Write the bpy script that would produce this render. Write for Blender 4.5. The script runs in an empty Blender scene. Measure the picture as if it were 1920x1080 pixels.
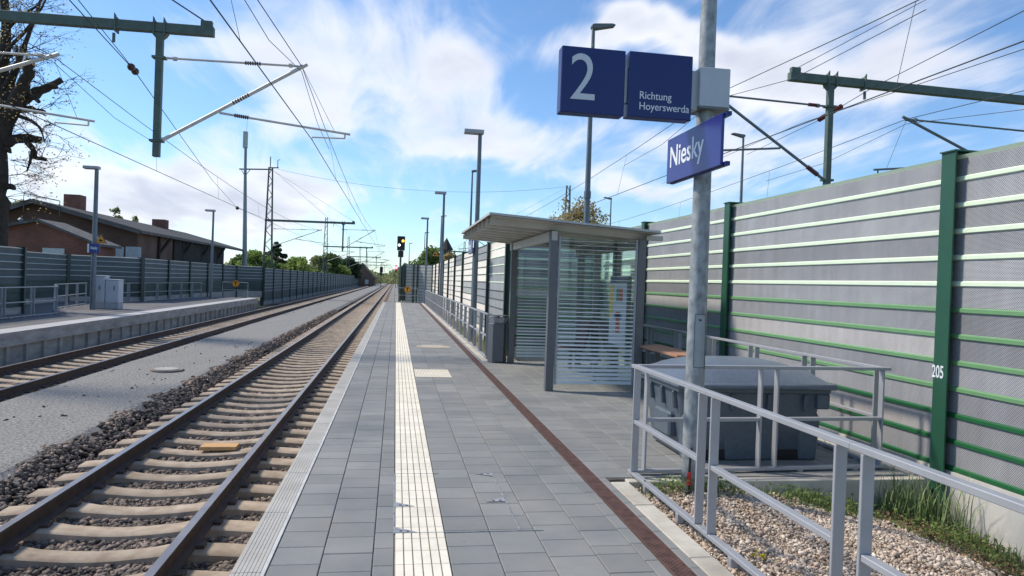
import bpy, bmesh, math, random
import numpy as np
from mathutils import Vector, Matrix
R = math.radians
random.seed(7); RNG = np.random.default_rng(11)
S = bpy.context.scene; C = S.collection
# ------------------------------------------------------------------ camera
EYE = 1.6; FPX = 1330.0
AX = np.array([[0.98623504, -0.03444009, -0.16172301], [-0.16137718, 0.01261339, -0.98681219], [0.03602577, 0.99932717, 0.00688192]])
cd = bpy.data.cameras.new('camera'); cam = bpy.data.objects.new('camera', cd); C.objects.link(cam)
cam.matrix_world = Matrix([[*AX[0], 0], [*AX[1], 0], [*AX[2], EYE], [0, 0, 0, 1]])
cd.sensor_width = 36; cd.lens = FPX / 1920 * 36; cd.clip_start = .1; cd.clip_end = 5000
S.camera = cam
def P(px, py, y=None, x=None, z=None):
    r = AX @ np.array([px - 960, 540 - py, -FPX])
    t = y / r[1] if y is not None else (x / r[0] if x is not None else (z - EYE) / r[2])
    p = r * t; return Vector((p[0], p[1], p[2] + EYE))
# ------------------------------------------------------------------ light, sky
SUN = Vector((-.82, .40, .98)).normalized()
sl = bpy.data.lights.new('sun', 'SUN'); so = bpy.data.objects.new('sun', sl); C.objects.link(so)
so.rotation_euler = SUN.to_track_quat('Z', 'Y').to_euler(); sl.energy = 2.7; sl.angle = R(6); sl.color = (1, .91, .78)
S.view_settings.view_transform = 'Standard'; S.view_settings.look = 'None'; S.view_settings.exposure = .6; S.view_settings.gamma = 1
W = bpy.data.worlds.new('World'); S.world = W; W.use_nodes = True
nt = W.node_tree; N = nt.nodes; N.clear()
def nd(t, **k):
    n = N.new(t)
    for a, b in k.items(): setattr(n, a, b)
    return n
def wl(a, b): nt.links.new(a, b)
def mth(op, a, b=None, clamp=False):
    n = nd('ShaderNodeMath', operation=op, use_clamp=clamp)
    for i, v in enumerate((a, b)):
        if v is None: continue
        if isinstance(v, (int, float)): n.inputs[i].default_value = v
        else: wl(v, n.inputs[i])
    return n.outputs[0]
sky = nd('ShaderNodeTexSky', sky_type='NISHITA'); sky.sun_disc = False; sky.sun_elevation = R(44.5); sky.sun_rotation = R(296)
sky.altitude = 200; sky.air_density = 1.0; sky.dust_density = .3; sky.ozone_density = 2.5
tc = nd('ShaderNodeTexCoord'); D = tc.outputs['Generated']
sep = nd('ShaderNodeSeparateXYZ'); wl(D, sep.inputs[0])
zc = mth('ADD', mth('MAXIMUM', sep.outputs[2], 0.0), .13)
cmb = nd('ShaderNodeCombineXYZ'); wl(mth('DIVIDE', sep.outputs[0], zc), cmb.inputs[0]); wl(mth('DIVIDE', sep.outputs[1], zc), cmb.inputs[1])
def noise(vec, sc, det, rough=.55, dist=0., off=(0, 0, 0), s3=(1, 1, 1)):
    m = nd('ShaderNodeMapping'); m.inputs['Location'].default_value = off; m.inputs['Scale'].default_value = s3; wl(vec, m.inputs[0])
    n = nd('ShaderNodeTexNoise'); n.inputs['Scale'].default_value = sc; n.inputs['Detail'].default_value = det
    n.inputs['Roughness'].default_value = rough; n.inputs['Distortion'].default_value = dist; wl(m.outputs[0], n.inputs['Vector']); return n
nA = noise(cmb.outputs[0], 1.1, 7, .52, .35, (3.1, 1.7, 0), (1.0, .62, 1))
nB = noise(cmb.outputs[0], 3.0, 8, .6, .9, (8.1, 4.7, 0), (1.25, .42, 1))
nW = noise(D, 3.2, 4, .55, 0, (1, 2, 3))
wv = nd('ShaderNodeVectorMath', operation='SUBTRACT'); wl(nW.outputs['Color'], wv.inputs[0]); wv.inputs[1].default_value = (.5, .5, .5)
ws = nd('ShaderNodeVectorMath', operation='SCALE'); wl(wv.outputs[0], ws.inputs[0]); ws.inputs['Scale'].default_value = .26
wd = nd('ShaderNodeVectorMath', operation='ADD'); wl(D, wd.inputs[0]); wl(ws.outputs[0], wd.inputs[1])
def blob(cx, cy, rx, ry, amp, ang=0):
    c = (P(cx, cy, y=1) - Vector((0, 0, EYE))).normalized()
    e1 = (P(cx + 50, cy + 50 * math.tan(R(ang)), y=1) - Vector((0, 0, EYE))).normalized() - c; e1.normalize()
    e2 = c.cross(e1).normalized()
    sb = nd('ShaderNodeVectorMath', operation='SUBTRACT'); wl(wd.outputs[0], sb.inputs[0]); sb.inputs[1].default_value = c
    o = []
    for e, r in ((e1, rx / FPX), (e2, ry / FPX)):
        d = nd('ShaderNodeVectorMath', operation='DOT_PRODUCT'); wl(sb.outputs[0], d.inputs[0]); d.inputs[1].default_value = e / r
        o.append(mth('MULTIPLY', d.outputs['Value'], d.outputs['Value']))
    l = mth('ADD', o[0], o[1])
    return mth('MULTIPLY', mth('EXPONENT', mth('MULTIPLY', l, -1.0)), amp)
BL = [(640, 110, 270, 95, .55, 10), (820, 40, 160, 60, .2, 20), (590, 235, 170, 55, .5, 5), (430, 60, 130, 40, .15, 0), (140, 200, 150, 40, .3, 20), (190, 290, 240, 45, .55, 12),
      (120, 350, 230, 40, .4, 5), (430, 340, 220, 35, .3, 5), (600, 370, 160, 25, .25, 3), (930, 300, 120, 35, .4, 5), (940, 250, 100, 30, .2, 10), (1330, 110, 250, 70, .6, 3), (1150, 95, 120, 25, .3, 0),
      (1600, 90, 220, 80, .4, 0), (1620, 260, 280, 45, .35, -8), (1830, 130, 160, 60, .2, 0), (1250, 260, 220, 30, .3, 0), (1170, 350, 170, 28, .35, 0),
      (1480, 350, 200, 30, .2, 0), (330, 430, 260, 18, .18, 0), (620, 440, 200, 14, .2, 0), (960, 410, 220, 15, .15, 0), (60, 60, 120, 50, .12, 0),
      (330, 165, 120, 45, -.35, 10), (980, 130, 75, 60, -.3, 0), (770, 370, 110, 45, -.35, 0), (1190, 215, 110, 35, -.35, 0), (1520, 215, 130, 30, -.15, -10), (250, 60, 150, 50, -.2, 0), (1830, 240, 110, 35, -.3, 0), (1200, 20, 200, 30, -.25, 0)]
acc = None
for b in BL:
    v = blob(*b); acc = v if acc is None else mth('ADD', acc, v)
fine = mth('MULTIPLY', mth('SUBTRACT', nB.outputs[0], .5), 1.0)
big = mth('MULTIPLY', mth('SUBTRACT', nA.outputs[0], .5), 1.15)
dens = mth('ADD', mth('ADD', mth('ADD', acc, fine), big), .03)
mr = nd('ShaderNodeMapRange', interpolation_type='SMOOTHSTEP'); wl(dens, mr.inputs[0]); mr.inputs[1].default_value = .0; mr.inputs[2].default_value = .62
# thick cloud undersides are greyer, thin edges bright
shade = nd('ShaderNodeMapRange'); wl(mth('ADD', dens, mth('MULTIPLY', mth('SUBTRACT', noise(cmb.outputs[0], 2.2, 4, .5, .2, (5, 9, 0), (1, .7, 1)).outputs[0], .5), 1.2)), shade.inputs[0])
shade.inputs[1].default_value = .35; shade.inputs[2].default_value = 1.05
cc = nd('ShaderNodeMix', data_type='RGBA'); wl(shade.outputs[0], cc.inputs[0]); cc.inputs[6].default_value = (6.9, 7.0, 7.4, 1); cc.inputs[7].default_value = (4.5, 4.75, 5.6, 1)
tint = nd('ShaderNodeMix', data_type='RGBA', blend_type='MULTIPLY'); tint.inputs[0].default_value = 1; wl(sky.outputs[0], tint.inputs[6]); tint.inputs[7].default_value = (.86, 1.04, 1.2, 1)
mx = nd('ShaderNodeMix', data_type='RGBA'); wl(mth('MULTIPLY', mr.outputs[0], .93), mx.inputs[0]); wl(tint.outputs[2], mx.inputs[6]); wl(cc.outputs[2], mx.inputs[7])
bg = nd('ShaderNodeBackground'); bg.inputs[1].default_value = .1; wl(mx.outputs[2], bg.inputs[0])
wo = nd('ShaderNodeOutputWorld'); wl(bg.outputs[0], wo.inputs[0])
# ------------------------------------------------------------------ materials
def mat(name, col, rough=.7, metal=0, amp=.15, sc=6., bump=0., bsc=None, spec=.5, attr=0., col2=None, sc3=(1, 1, 1), trans=0., emit=None, detail=5):
    m = bpy.data.materials.new(name); m.use_nodes = True; t = m.node_tree; n = t.nodes; L = t.links.new; b = n['Principled BSDF']
    b.inputs['Roughness'].default_value = rough; b.inputs['Metallic'].default_value = metal; b.inputs['Specular IOR Level'].default_value = spec
    if trans: b.inputs['Transmission Weight'].default_value = trans
    tc = n.new('ShaderNodeTexCoord'); mp = n.new('ShaderNodeMapping'); mp.inputs['Scale'].default_value = sc3; L(tc.outputs['Object'], mp.inputs[0])
    nz = n.new('ShaderNodeTexNoise'); nz.inputs['Scale'].default_value = sc; nz.inputs['Detail'].default_value = detail; nz.inputs['Roughness'].default_value = .6; L(mp.outputs[0], nz.inputs['Vector'])
    mr = n.new('ShaderNodeMapRange'); mr.inputs[1].default_value = .3; mr.inputs[2].default_value = .7; L(nz.outputs[0], mr.inputs[0])
    mix = n.new('ShaderNodeMix'); mix.data_type = 'RGBA'; L(mr.outputs[0], mix.inputs[0])
    c1 = [min(1, c * (1 - amp)) for c in col]; c2 = [min(1, c * (1 + amp)) for c in (col2 or col)]
    mix.inputs[6].default_value = (*c1, 1); mix.inputs[7].default_value = (*c2, 1); out = mix.outputs[2]
    if attr:
        at = n.new('ShaderNodeAttribute'); at.attribute_name = 'val'
        a = n.new('ShaderNodeMapRange'); a.inputs[3].default_value = 1 - attr; a.inputs[4].default_value = 1 + attr; L(at.outputs['Fac'], a.inputs[0])
        mm = n.new('ShaderNodeVectorMath'); mm.operation = 'SCALE'; L(out, mm.inputs[0]); L(a.outputs[0], mm.inputs['Scale']); out = mm.outputs[0]
    L(out, b.inputs['Base Color'])
    if bump:
        z2 = n.new('ShaderNodeTexNoise'); z2.inputs['Scale'].default_value = bsc or sc * 6; z2.inputs['Detail'].default_value = 4; L(tc.outputs['Object'], z2.inputs['Vector'])
        bp = n.new('ShaderNodeBump'); bp.inputs['Strength'].default_value = 1; bp.inputs['Distance'].default_value = bump; L(z2.outputs[0], bp.inputs['Height']); L(bp.outputs[0], b.inputs['Normal'])
    if emit: b.inputs['Emission Color'].default_value = (*emit[0], 1); b.inputs['Emission Strength'].default_value = emit[1]
    return m
M = {}
M['paver'] = mat('paver', (.215, .225, .222), .78, amp=.13, sc=1.1, bump=.0015, bsc=140, attr=.10, col2=(.255, .25, .23), detail=10)
M['joint'] = mat('joint', (.06, .056, .05), .95, amp=.4, sc=7, col2=(.24, .21, .16))
M['tact'] = mat('tactile', (.86, .79, .64), .8, amp=.1, sc=5, attr=.06)
M['tactj'] = mat('tactile_joint', (.30, .26, .2), .9)
M['coping'] = mat('coping', (.46, .44, .39), .85, amp=.16, sc=3, bump=.001, bsc=120)
M['whiteline'] = mat('white_line', (.55, .55, .53), .7, amp=.15, sc=8)
M['concrete'] = mat('concrete', (.47, .42, .34), .85, amp=.2, sc=2.2, bump=.002, bsc=60, col2=(.56, .52, .44))
M['concrete_d'] = mat('weathered_concrete', (.37, .355, .32), .88, amp=.28, sc=1.7, bump=.003, bsc=30, sc3=(1, 1, 3))
M['wallconc'] = mat('wall_concrete', (.56, .54, .49), .85, amp=.12, sc=1.4, bump=.0015, bsc=50, sc3=(4, 4, .7))
M['sleeper'] = mat('sleeper', (.34, .255, .175), .88, amp=.12, sc=5, col2=(.46, .375, .28), bump=.002, bsc=70, attr=.12)
M['stone'] = mat('ballast_stone', (.15, .125, .105), .85, amp=.35, sc=4, attr=.6, col2=(.21, .16, .125))
M['bed'] = mat('ballast_base', (.09, .075, .062), .95, amp=.6, sc=24, bump=.02, bsc=28)
M['farbed'] = mat('far_ballast', (.16, .125, .10), .95, amp=.4, sc=5, bump=.02, bsc=20)
M['path'] = mat('path_gravel', (.25, .243, .225), .95, amp=.75, sc=26, bump=.012, bsc=60, detail=10)
M['pebble'] = mat('pebble', (.52, .37, .26), .85, amp=.25, sc=7, attr=.5, col2=(.58, .50, .41))
M['sand'] = mat('sandy_ground', (.33, .27, .2), .95, amp=.4, sc=14, bump=.01, bsc=50)
M['soil'] = mat('soil', (.12, .095, .06), .95, amp=.5, sc=4, bump=.02, bsc=20, col2=(.13, .14, .06))
M['railtop'] = mat('rail_head', (.36, .305, .27), .32, .6, amp=.2, sc=2)
M['railside'] = mat('rail_rust', (.075, .048, .036), .75, .1, amp=.35, sc=8)
M['galv'] = mat('galvanised', (.22, .24, .243), .6, .15, amp=.22, sc=16, col2=(.34, .365, .37), sc3=(1, 1, .6), detail=4)
M['railing'] = mat('railing_paint', (.40, .405, .42), .42, .25, amp=.07, sc=6)
M['galvfar'] = mat('lamp_steel', (.16, .19, .21), .55, .3, amp=.15, sc=3)
M['lamphead'] = mat('lamp_head', (.42, .42, .43), .5, .2)
M['darkgrey'] = mat('shelter_steel', (.155, .16, .165), .5, .25, amp=.08, sc=4)
M['roofsheet'] = mat('roof_sheet', (.50, .48, .44), .5, .2, amp=.1, sc=3)
M['mastgreen'] = mat('mast_green', (.095, .13, .105), .6, .1, amp=.2, sc=5)
M['lattice'] = mat('mast_lattice', (.085, .11, .095), .65, .1, amp=.3, sc=3)
M['alu'] = mat('aluminium_tube', (.62, .58, .52), .5, .2, amp=.12, sc=5)
M['insul'] = mat('insulator', (.06, .025, .02), .35, amp=.2)
M['insulred'] = mat('red_insulator', (.16, .03, .025), .35, amp=.2)
M['wire'] = mat('wire', (.035, .045, .042), .6, .3)
M['blue'] = mat('sign_blue', (.005, .018, .125), .35, amp=.05, sc=3)
M['bluelit'] = mat('sign_blue_sunlit', (.022, .030, .20), .3, amp=.05, sc=3)  # same sign blue made lighter, sunlight on the face put into the colour
M['white'] = mat('white', (.78, .8, .82), .5, amp=.03)
M['signw'] = mat('sign_white', (.62, .65, .68), .5, amp=.03)
M['signbox'] = mat('sign_box', (.47, .49, .50), .45, .2, amp=.05)
M['glass'] = None
M['drain'] = None
M['binplastic'] = mat('bin_plastic', (.10, .125, .15), .42, amp=.12, sc=20, bump=.0006, bsc=300)
M['binlid'] = mat('lid_plastic', (.135, .165, .205), .38, amp=.12, sc=20, bump=.0006, bsc=300)
M['litter'] = mat('litter_bin_paint', (.15, .155, .165), .45, .15, amp=.06)
M['wood'] = mat('bench_wood', (.40, .205, .12), .6, amp=.2, sc=7, sc3=(8, 1, 1))
M['plank'] = mat('plank_wood', (.62, .36, .14), .7, amp=.2, sc=8, sc3=(1, 6, 6))
M['black'] = mat('black', (.012, .012, .013), .5, amp=.1)
M['red'] = mat('red_sleeve', (.55, .03, .02), .5)
M['orange'] = mat('sign_orange', (.72, .30, .02), .5, amp=.05)
M['yellow'] = mat('poster_yellow', (.70, .48, .04), .6)
M['redp'] = mat('poster_red', (.5, .05, .04), .6)
M['greenp'] = mat('poster_green', (.06, .22, .12), .6)
M['bluep'] = mat('poster_blue', (.05, .12, .4), .6)
M['chair'] = mat('seat_mesh', (.10, .035, .03), .6)
M['cab'] = mat('cabinet', (.50, .53, .56), .55, amp=.06, sc=2)
M['brick'] = None
M['roof_d'] = mat('roofing_felt', (.045, .042, .04), .9, amp=.3, sc=2)
M['fascia'] = mat('fascia_board', (.12, .105, .095), .8, amp=.3, sc=2)
M['darkwood'] = mat('dark_timber', (.028, .022, .018), .9, amp=.4, sc=3)
M['winpane'] = mat('pale_shutter', (.50, .52, .50), .6, amp=.1)
M['bark'] = mat('bark', (.045, .034, .026), .95, amp=.4, sc=5, bump=.02, bsc=9)
M['greens'] = [mat('leaf_%d' % i, c, .7, amp=.3, sc=.8, attr=.35) for i, c in enumerate([(.11, .17, .045), (.19, .26, .07), (.26, .34, .08), (.06, .09, .04), (.42, .33, .15), (.30, .32, .14)])]
def translucent(m, k=.45):
    t = m.node_tree; b = t.nodes['Principled BSDF']; o = [n for n in t.nodes if n.type == 'OUTPUT_MATERIAL'][0]; tr = t.nodes.new('ShaderNodeBsdfTranslucent'); mx = t.nodes.new('ShaderNodeMixShader'); mx.inputs[0].default_value = k
    t.links.new(b.inputs['Base Color'].links[0].from_socket, tr.inputs[0]); t.links.new(b.outputs[0], mx.inputs[1]); t.links.new(tr.outputs[0], mx.inputs[2]); t.links.new(mx.outputs[0], o.inputs[0])
for m_ in M['greens']: translucent(m_)
M['grass'] = mat('grass_blade', (.12, .20, .05), .6, amp=.3, sc=3, attr=.5, col2=(.20, .26, .10))
M['field'] = mat('field', (.10, .11, .05), .95, amp=.4, sc=.15)
M['postg'] = mat('post_green', (.018, .085, .048), .45, amp=.1, sc=3)
M['postgl'] = mat('post_green_light', (.03, .14, .075), .45, amp=.1, sc=3)
M['bandL'] = mat('band_pale_green', (.74, .86, .64), .5, amp=.04)
M['bandM'] = mat('band_green', (.15, .31, .14), .5, amp=.06)
M['bandD'] = mat('band_dark_green', (.012, .115, .035), .5, amp=.06)
M['lwA'] = mat('left_wall_panel', (.09, .11, .11), .7, amp=.15, sc=1.2)
M['lwB'] = mat('left_wall_panel_green', (.06, .085, .078), .7, amp=.2, sc=1.2)
M['lwL'] = mat('left_wall_ledge', (.50, .54, .52), .6)
M['fpW'] = mat('far_panel_white_glare', (.92, .85, .74), .55, amp=.05, sc=2, attr=.05)  # cream cassettes raised near white, sun reflection put into the colour
M['fpG'] = mat('far_panel_grey', (.30, .31, .31), .6, amp=.1, sc=2, attr=.15)
M['fpS'] = mat('far_panel_pale', (.46, .47, .43), .6, amp=.08, sc=2, attr=.1)
M['thin'] = mat('panel_seam', (.06, .085, .07), .7)
def glassmat(name, col, refl, tr):
    m = bpy.data.materials.new(name); m.use_nodes = True; t = m.node_tree; n = t.nodes; n.clear(); L = t.links.new
    tr_ = n.new('ShaderNodeBsdfTransparent'); tr_.inputs[0].default_value = (*tr, 1); g = n.new('ShaderNodeBsdfGlossy'); g.inputs['Roughness'].default_value = .02; g.inputs[0].default_value = (*col, 1)
    f = n.new('ShaderNodeFresnel'); f.inputs[0].default_value = 1.5; mx = n.new('ShaderNodeMixShader'); mm = n.new('ShaderNodeMath'); mm.operation = 'MULTIPLY'; mm.inputs[1].default_value = refl; L(f.outputs[0], mm.inputs[0])
    o = n.new('ShaderNodeOutputMaterial'); L(mm.outputs[0], mx.inputs[0]); L(tr_.outputs[0], mx.inputs[1]); L(g.outputs[0], mx.inputs[2]); L(mx.outputs[0], o.inputs[0]); return m
M['glass'] = glassmat('shelter_glass', (.9, 1, .97), .7, (.94, .975, .96))
M['glassg'] = glassmat('shelter_glass_edge_on', (.8, 1, .95), 1.2, (.72, .88, .84))
M['frit'] = mat('glass_frit', (.82, .86, .85), .5, amp=.03)
def perf(name, col, hole, pitch=.016, dent=.012):
    m = bpy.data.materials.new(name); m.use_nodes = True; t = m.node_tree; n = t.nodes; L = t.links.new; b = n['Principled BSDF']; b.inputs['Roughness'].default_value = .55
    uv = n.new('ShaderNodeUVMap'); sp = n.new('ShaderNodeSeparateXYZ'); L(uv.outputs[0], sp.inputs[0])
    def mt(op, a, b2=None):
        q = n.new('ShaderNodeMath'); q.operation = op
        for i, v in enumerate((a, b2)):
            if v is None: continue
            if isinstance(v, (int, float)): q.inputs[i].default_value = v
            else: L(v, q.inputs[i])
        return q.outputs[0]
    v = mt('DIVIDE', sp.outputs[1], pitch * .62); row = mt('FLOOR', v); off = mt('MULTIPLY', mt('MODULO', row, 2), .5)
    u = mt('ADD', mt('DIVIDE', sp.outputs[0], pitch), off)
    du = mt('SUBTRACT', mt('FRACT', u), .5); dv = mt('SUBTRACT', mt('FRACT', v), .5)
    r2 = mt('ADD', mt('MULTIPLY', du, du), mt('MULTIPLY', mt('MULTIPLY', dv, dv), .8))
    h = n.new('ShaderNodeMapRange'); L(r2, h.inputs[0]); h.inputs[1].default_value = .10; h.inputs[2].default_value = .16
    tc = n.new('ShaderNodeTexCoord'); nz = n.new('ShaderNodeTexNoise'); nz.inputs['Scale'].default_value = 1.3; nz.inputs['Detail'].default_value = 3; L(tc.outputs['Object'], nz.inputs['Vector'])
    at = n.new('ShaderNodeAttribute'); at.attribute_name = 'val'
    m2 = n.new('ShaderNodeMapping'); m2.inputs['Scale'].default_value = (9, 9, .5); L(tc.outputs['Object'], m2.inputs[0]); n2 = n.new('ShaderNodeTexNoise'); n2.inputs['Scale'].default_value = 1; n2.inputs['Detail'].default_value = 5; L(m2.outputs[0], n2.inputs['Vector'])
    k = mt('MULTIPLY', mt('ADD', mt('ADD', mt('MULTIPLY', nz.outputs[0], .3), mt('MULTIPLY', n2.outputs[0], .45)), .62), mt('ADD', mt('MULTIPLY', at.outputs['Fac'], .3), .85))
    mx = n.new('ShaderNodeMix'); mx.data_type = 'RGBA'; L(h.outputs[0], mx.inputs[0]); mx.inputs[6].default_value = (*hole, 1); mx.inputs[7].default_value = (*col, 1)
    sc = n.new('ShaderNodeVectorMath'); sc.operation = 'SCALE'; L(mx.outputs[2], sc.inputs[0]); L(k, sc.inputs['Scale']); L(sc.outputs[0], b.inputs['Base Color'])
    bp = n.new('ShaderNodeBump'); bp.inputs['Distance'].default_value = dent * 4; L(nz.outputs[0], bp.inputs['Height']); L(bp.outputs[0], b.inputs['Normal']); return m
M['perf'] = perf('perforated_sheet', (.53, .53, .545), (.02, .02, .022))
M['perfL'] = perf('perforated_sheet_light', (.70, .66, .635), (.08, .08, .08))
M['perfD'] = perf('perforated_sheet_dark', (.40, .40, .415), (.015, .015, .02))
def brickmat(name, c1, c2, mortar, sc=1.0):
    m = bpy.data.materials.new(name); m.use_nodes = True; t = m.node_tree; n = t.nodes; L = t.links.new; b = n['Principled BSDF']; b.inputs['Roughness'].default_value = .9
    uv = n.new('ShaderNodeUVMap'); br = n.new('ShaderNodeTexBrick'); L(uv.outputs[0], br.inputs[0]); br.inputs['Scale'].default_value = sc
    br.inputs['Color1'].default_value = (*c1, 1); br.inputs['Color2'].default_value = (*c2, 1); br.inputs['Mortar'].default_value = (*mortar, 1)
    br.inputs['Brick Width'].default_value = .26; br.inputs['Row Height'].default_value = .08; br.inputs['Mortar Size'].default_value = .012
    tc = n.new('ShaderNodeTexCoord'); nz = n.new('ShaderNodeTexNoise'); nz.inputs['Scale'].default_value = .6; nz.inputs['Detail'].default_value = 6; L(tc.outputs['Object'], nz.inputs['Vector'])
    mr = n.new('ShaderNodeMapRange'); L(nz.outputs[0], mr.inputs[0]); mr.inputs[1].default_value = .3; mr.inputs[2].default_value = .7; mr.inputs[3].default_value = .65; mr.inputs[4].default_value = 1.25
    s = n.new('ShaderNodeVectorMath'); s.operation = 'SCALE'; L(br.outputs[0], s.inputs[0]); L(mr.outputs[0], s.inputs['Scale']); L(s.outputs[0], b.inputs['Base Color']); return m
M['brick'] = brickmat('red_brick', (.27, .09, .055), (.20, .07, .045), (.16, .11, .09))
M['brickd'] = brickmat('brown_brick', (.18, .09, .06), (.13, .07, .05), (.11, .085, .07))
def slotmat():
    m = mat('rusty_grate', (.12, .055, .042), .75, .2, amp=.35, sc=14, col2=(.17, .085, .065)); t = m.node_tree; n = t.nodes; L = t.links.new; b = n['Principled BSDF']
    src = b.inputs['Base Color'].links[0].from_socket; uv = n.new('ShaderNodeUVMap'); br = n.new('ShaderNodeTexBrick'); L(uv.outputs[0], br.inputs[0]); br.inputs['Scale'].default_value = 1
    br.inputs['Color1'].default_value = (0, 0, 0, 1); br.inputs['Color2'].default_value = (0, 0, 0, 1); br.inputs['Mortar'].default_value = (1, 1, 1, 1)
    br.inputs['Brick Width'].default_value = .04; br.inputs['Row Height'].default_value = .016; br.inputs['Mortar Size'].default_value = .0045; br.inputs['Mortar Smooth'].default_value = .2
    mx = n.new('ShaderNodeMix'); mx.data_type = 'RGBA'; L(br.outputs[0], mx.inputs[0]); mx.inputs[6].default_value = (.015, .01, .01, 1); L(src, mx.inputs[7]); L(mx.outputs[2], b.inputs['Base Color']); return m
M['drain'] = slotmat()
def spots(m, sc, r, k, amt=.8):
    t = m.node_tree; n = t.nodes; L = t.links.new; b = n['Principled BSDF']; src = b.inputs['Base Color'].links[0].from_socket; tc = n.new('ShaderNodeTexCoord')
    v = n.new('ShaderNodeTexVoronoi'); v.inputs['Scale'].default_value = sc; L(tc.outputs['Object'], v.inputs['Vector']); mr = n.new('ShaderNodeMapRange'); L(v.outputs['Distance'], mr.inputs[0]); mr.inputs[1].default_value = r; mr.inputs[2].default_value = r * 1.6; mr.inputs[3].default_value = amt; mr.inputs[4].default_value = 0
    nz = n.new('ShaderNodeTexNoise'); nz.inputs['Scale'].default_value = sc * .3; L(tc.outputs['Object'], nz.inputs['Vector']); gt = n.new('ShaderNodeMath'); gt.operation = 'GREATER_THAN'; gt.inputs[1].default_value = .55; L(nz.outputs[0], gt.inputs[0])
    mu = n.new('ShaderNodeMath'); mu.operation = 'MULTIPLY'; L(mr.outputs[0], mu.inputs[0]); L(gt.outputs[0], mu.inputs[1]); mx = n.new('ShaderNodeMix'); mx.data_type = 'RGBA'; L(mu.outputs[0], mx.inputs[0]); L(src, mx.inputs[6]); mx.inputs[7].default_value = (*k, 1); L(mx.outputs[2], b.inputs['Base Color'])
spots(M['paver'], 1.3, .16, (.25, .235, .20), .35); spots(M['paver'], 4.5, .035, (.13, .13, .125), .6); spots(M['paver'], 7.3, .03, (.42, .40, .36), .6)
spots(M['sleeper'], 3.1, .12, (.20, .14, .095), .5); spots(M['wallconc'], 2.3, .1, (.40, .38, .32), .35); spots(M['concrete'], 6.0, .06, (.30, .27, .21), .5)
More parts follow.
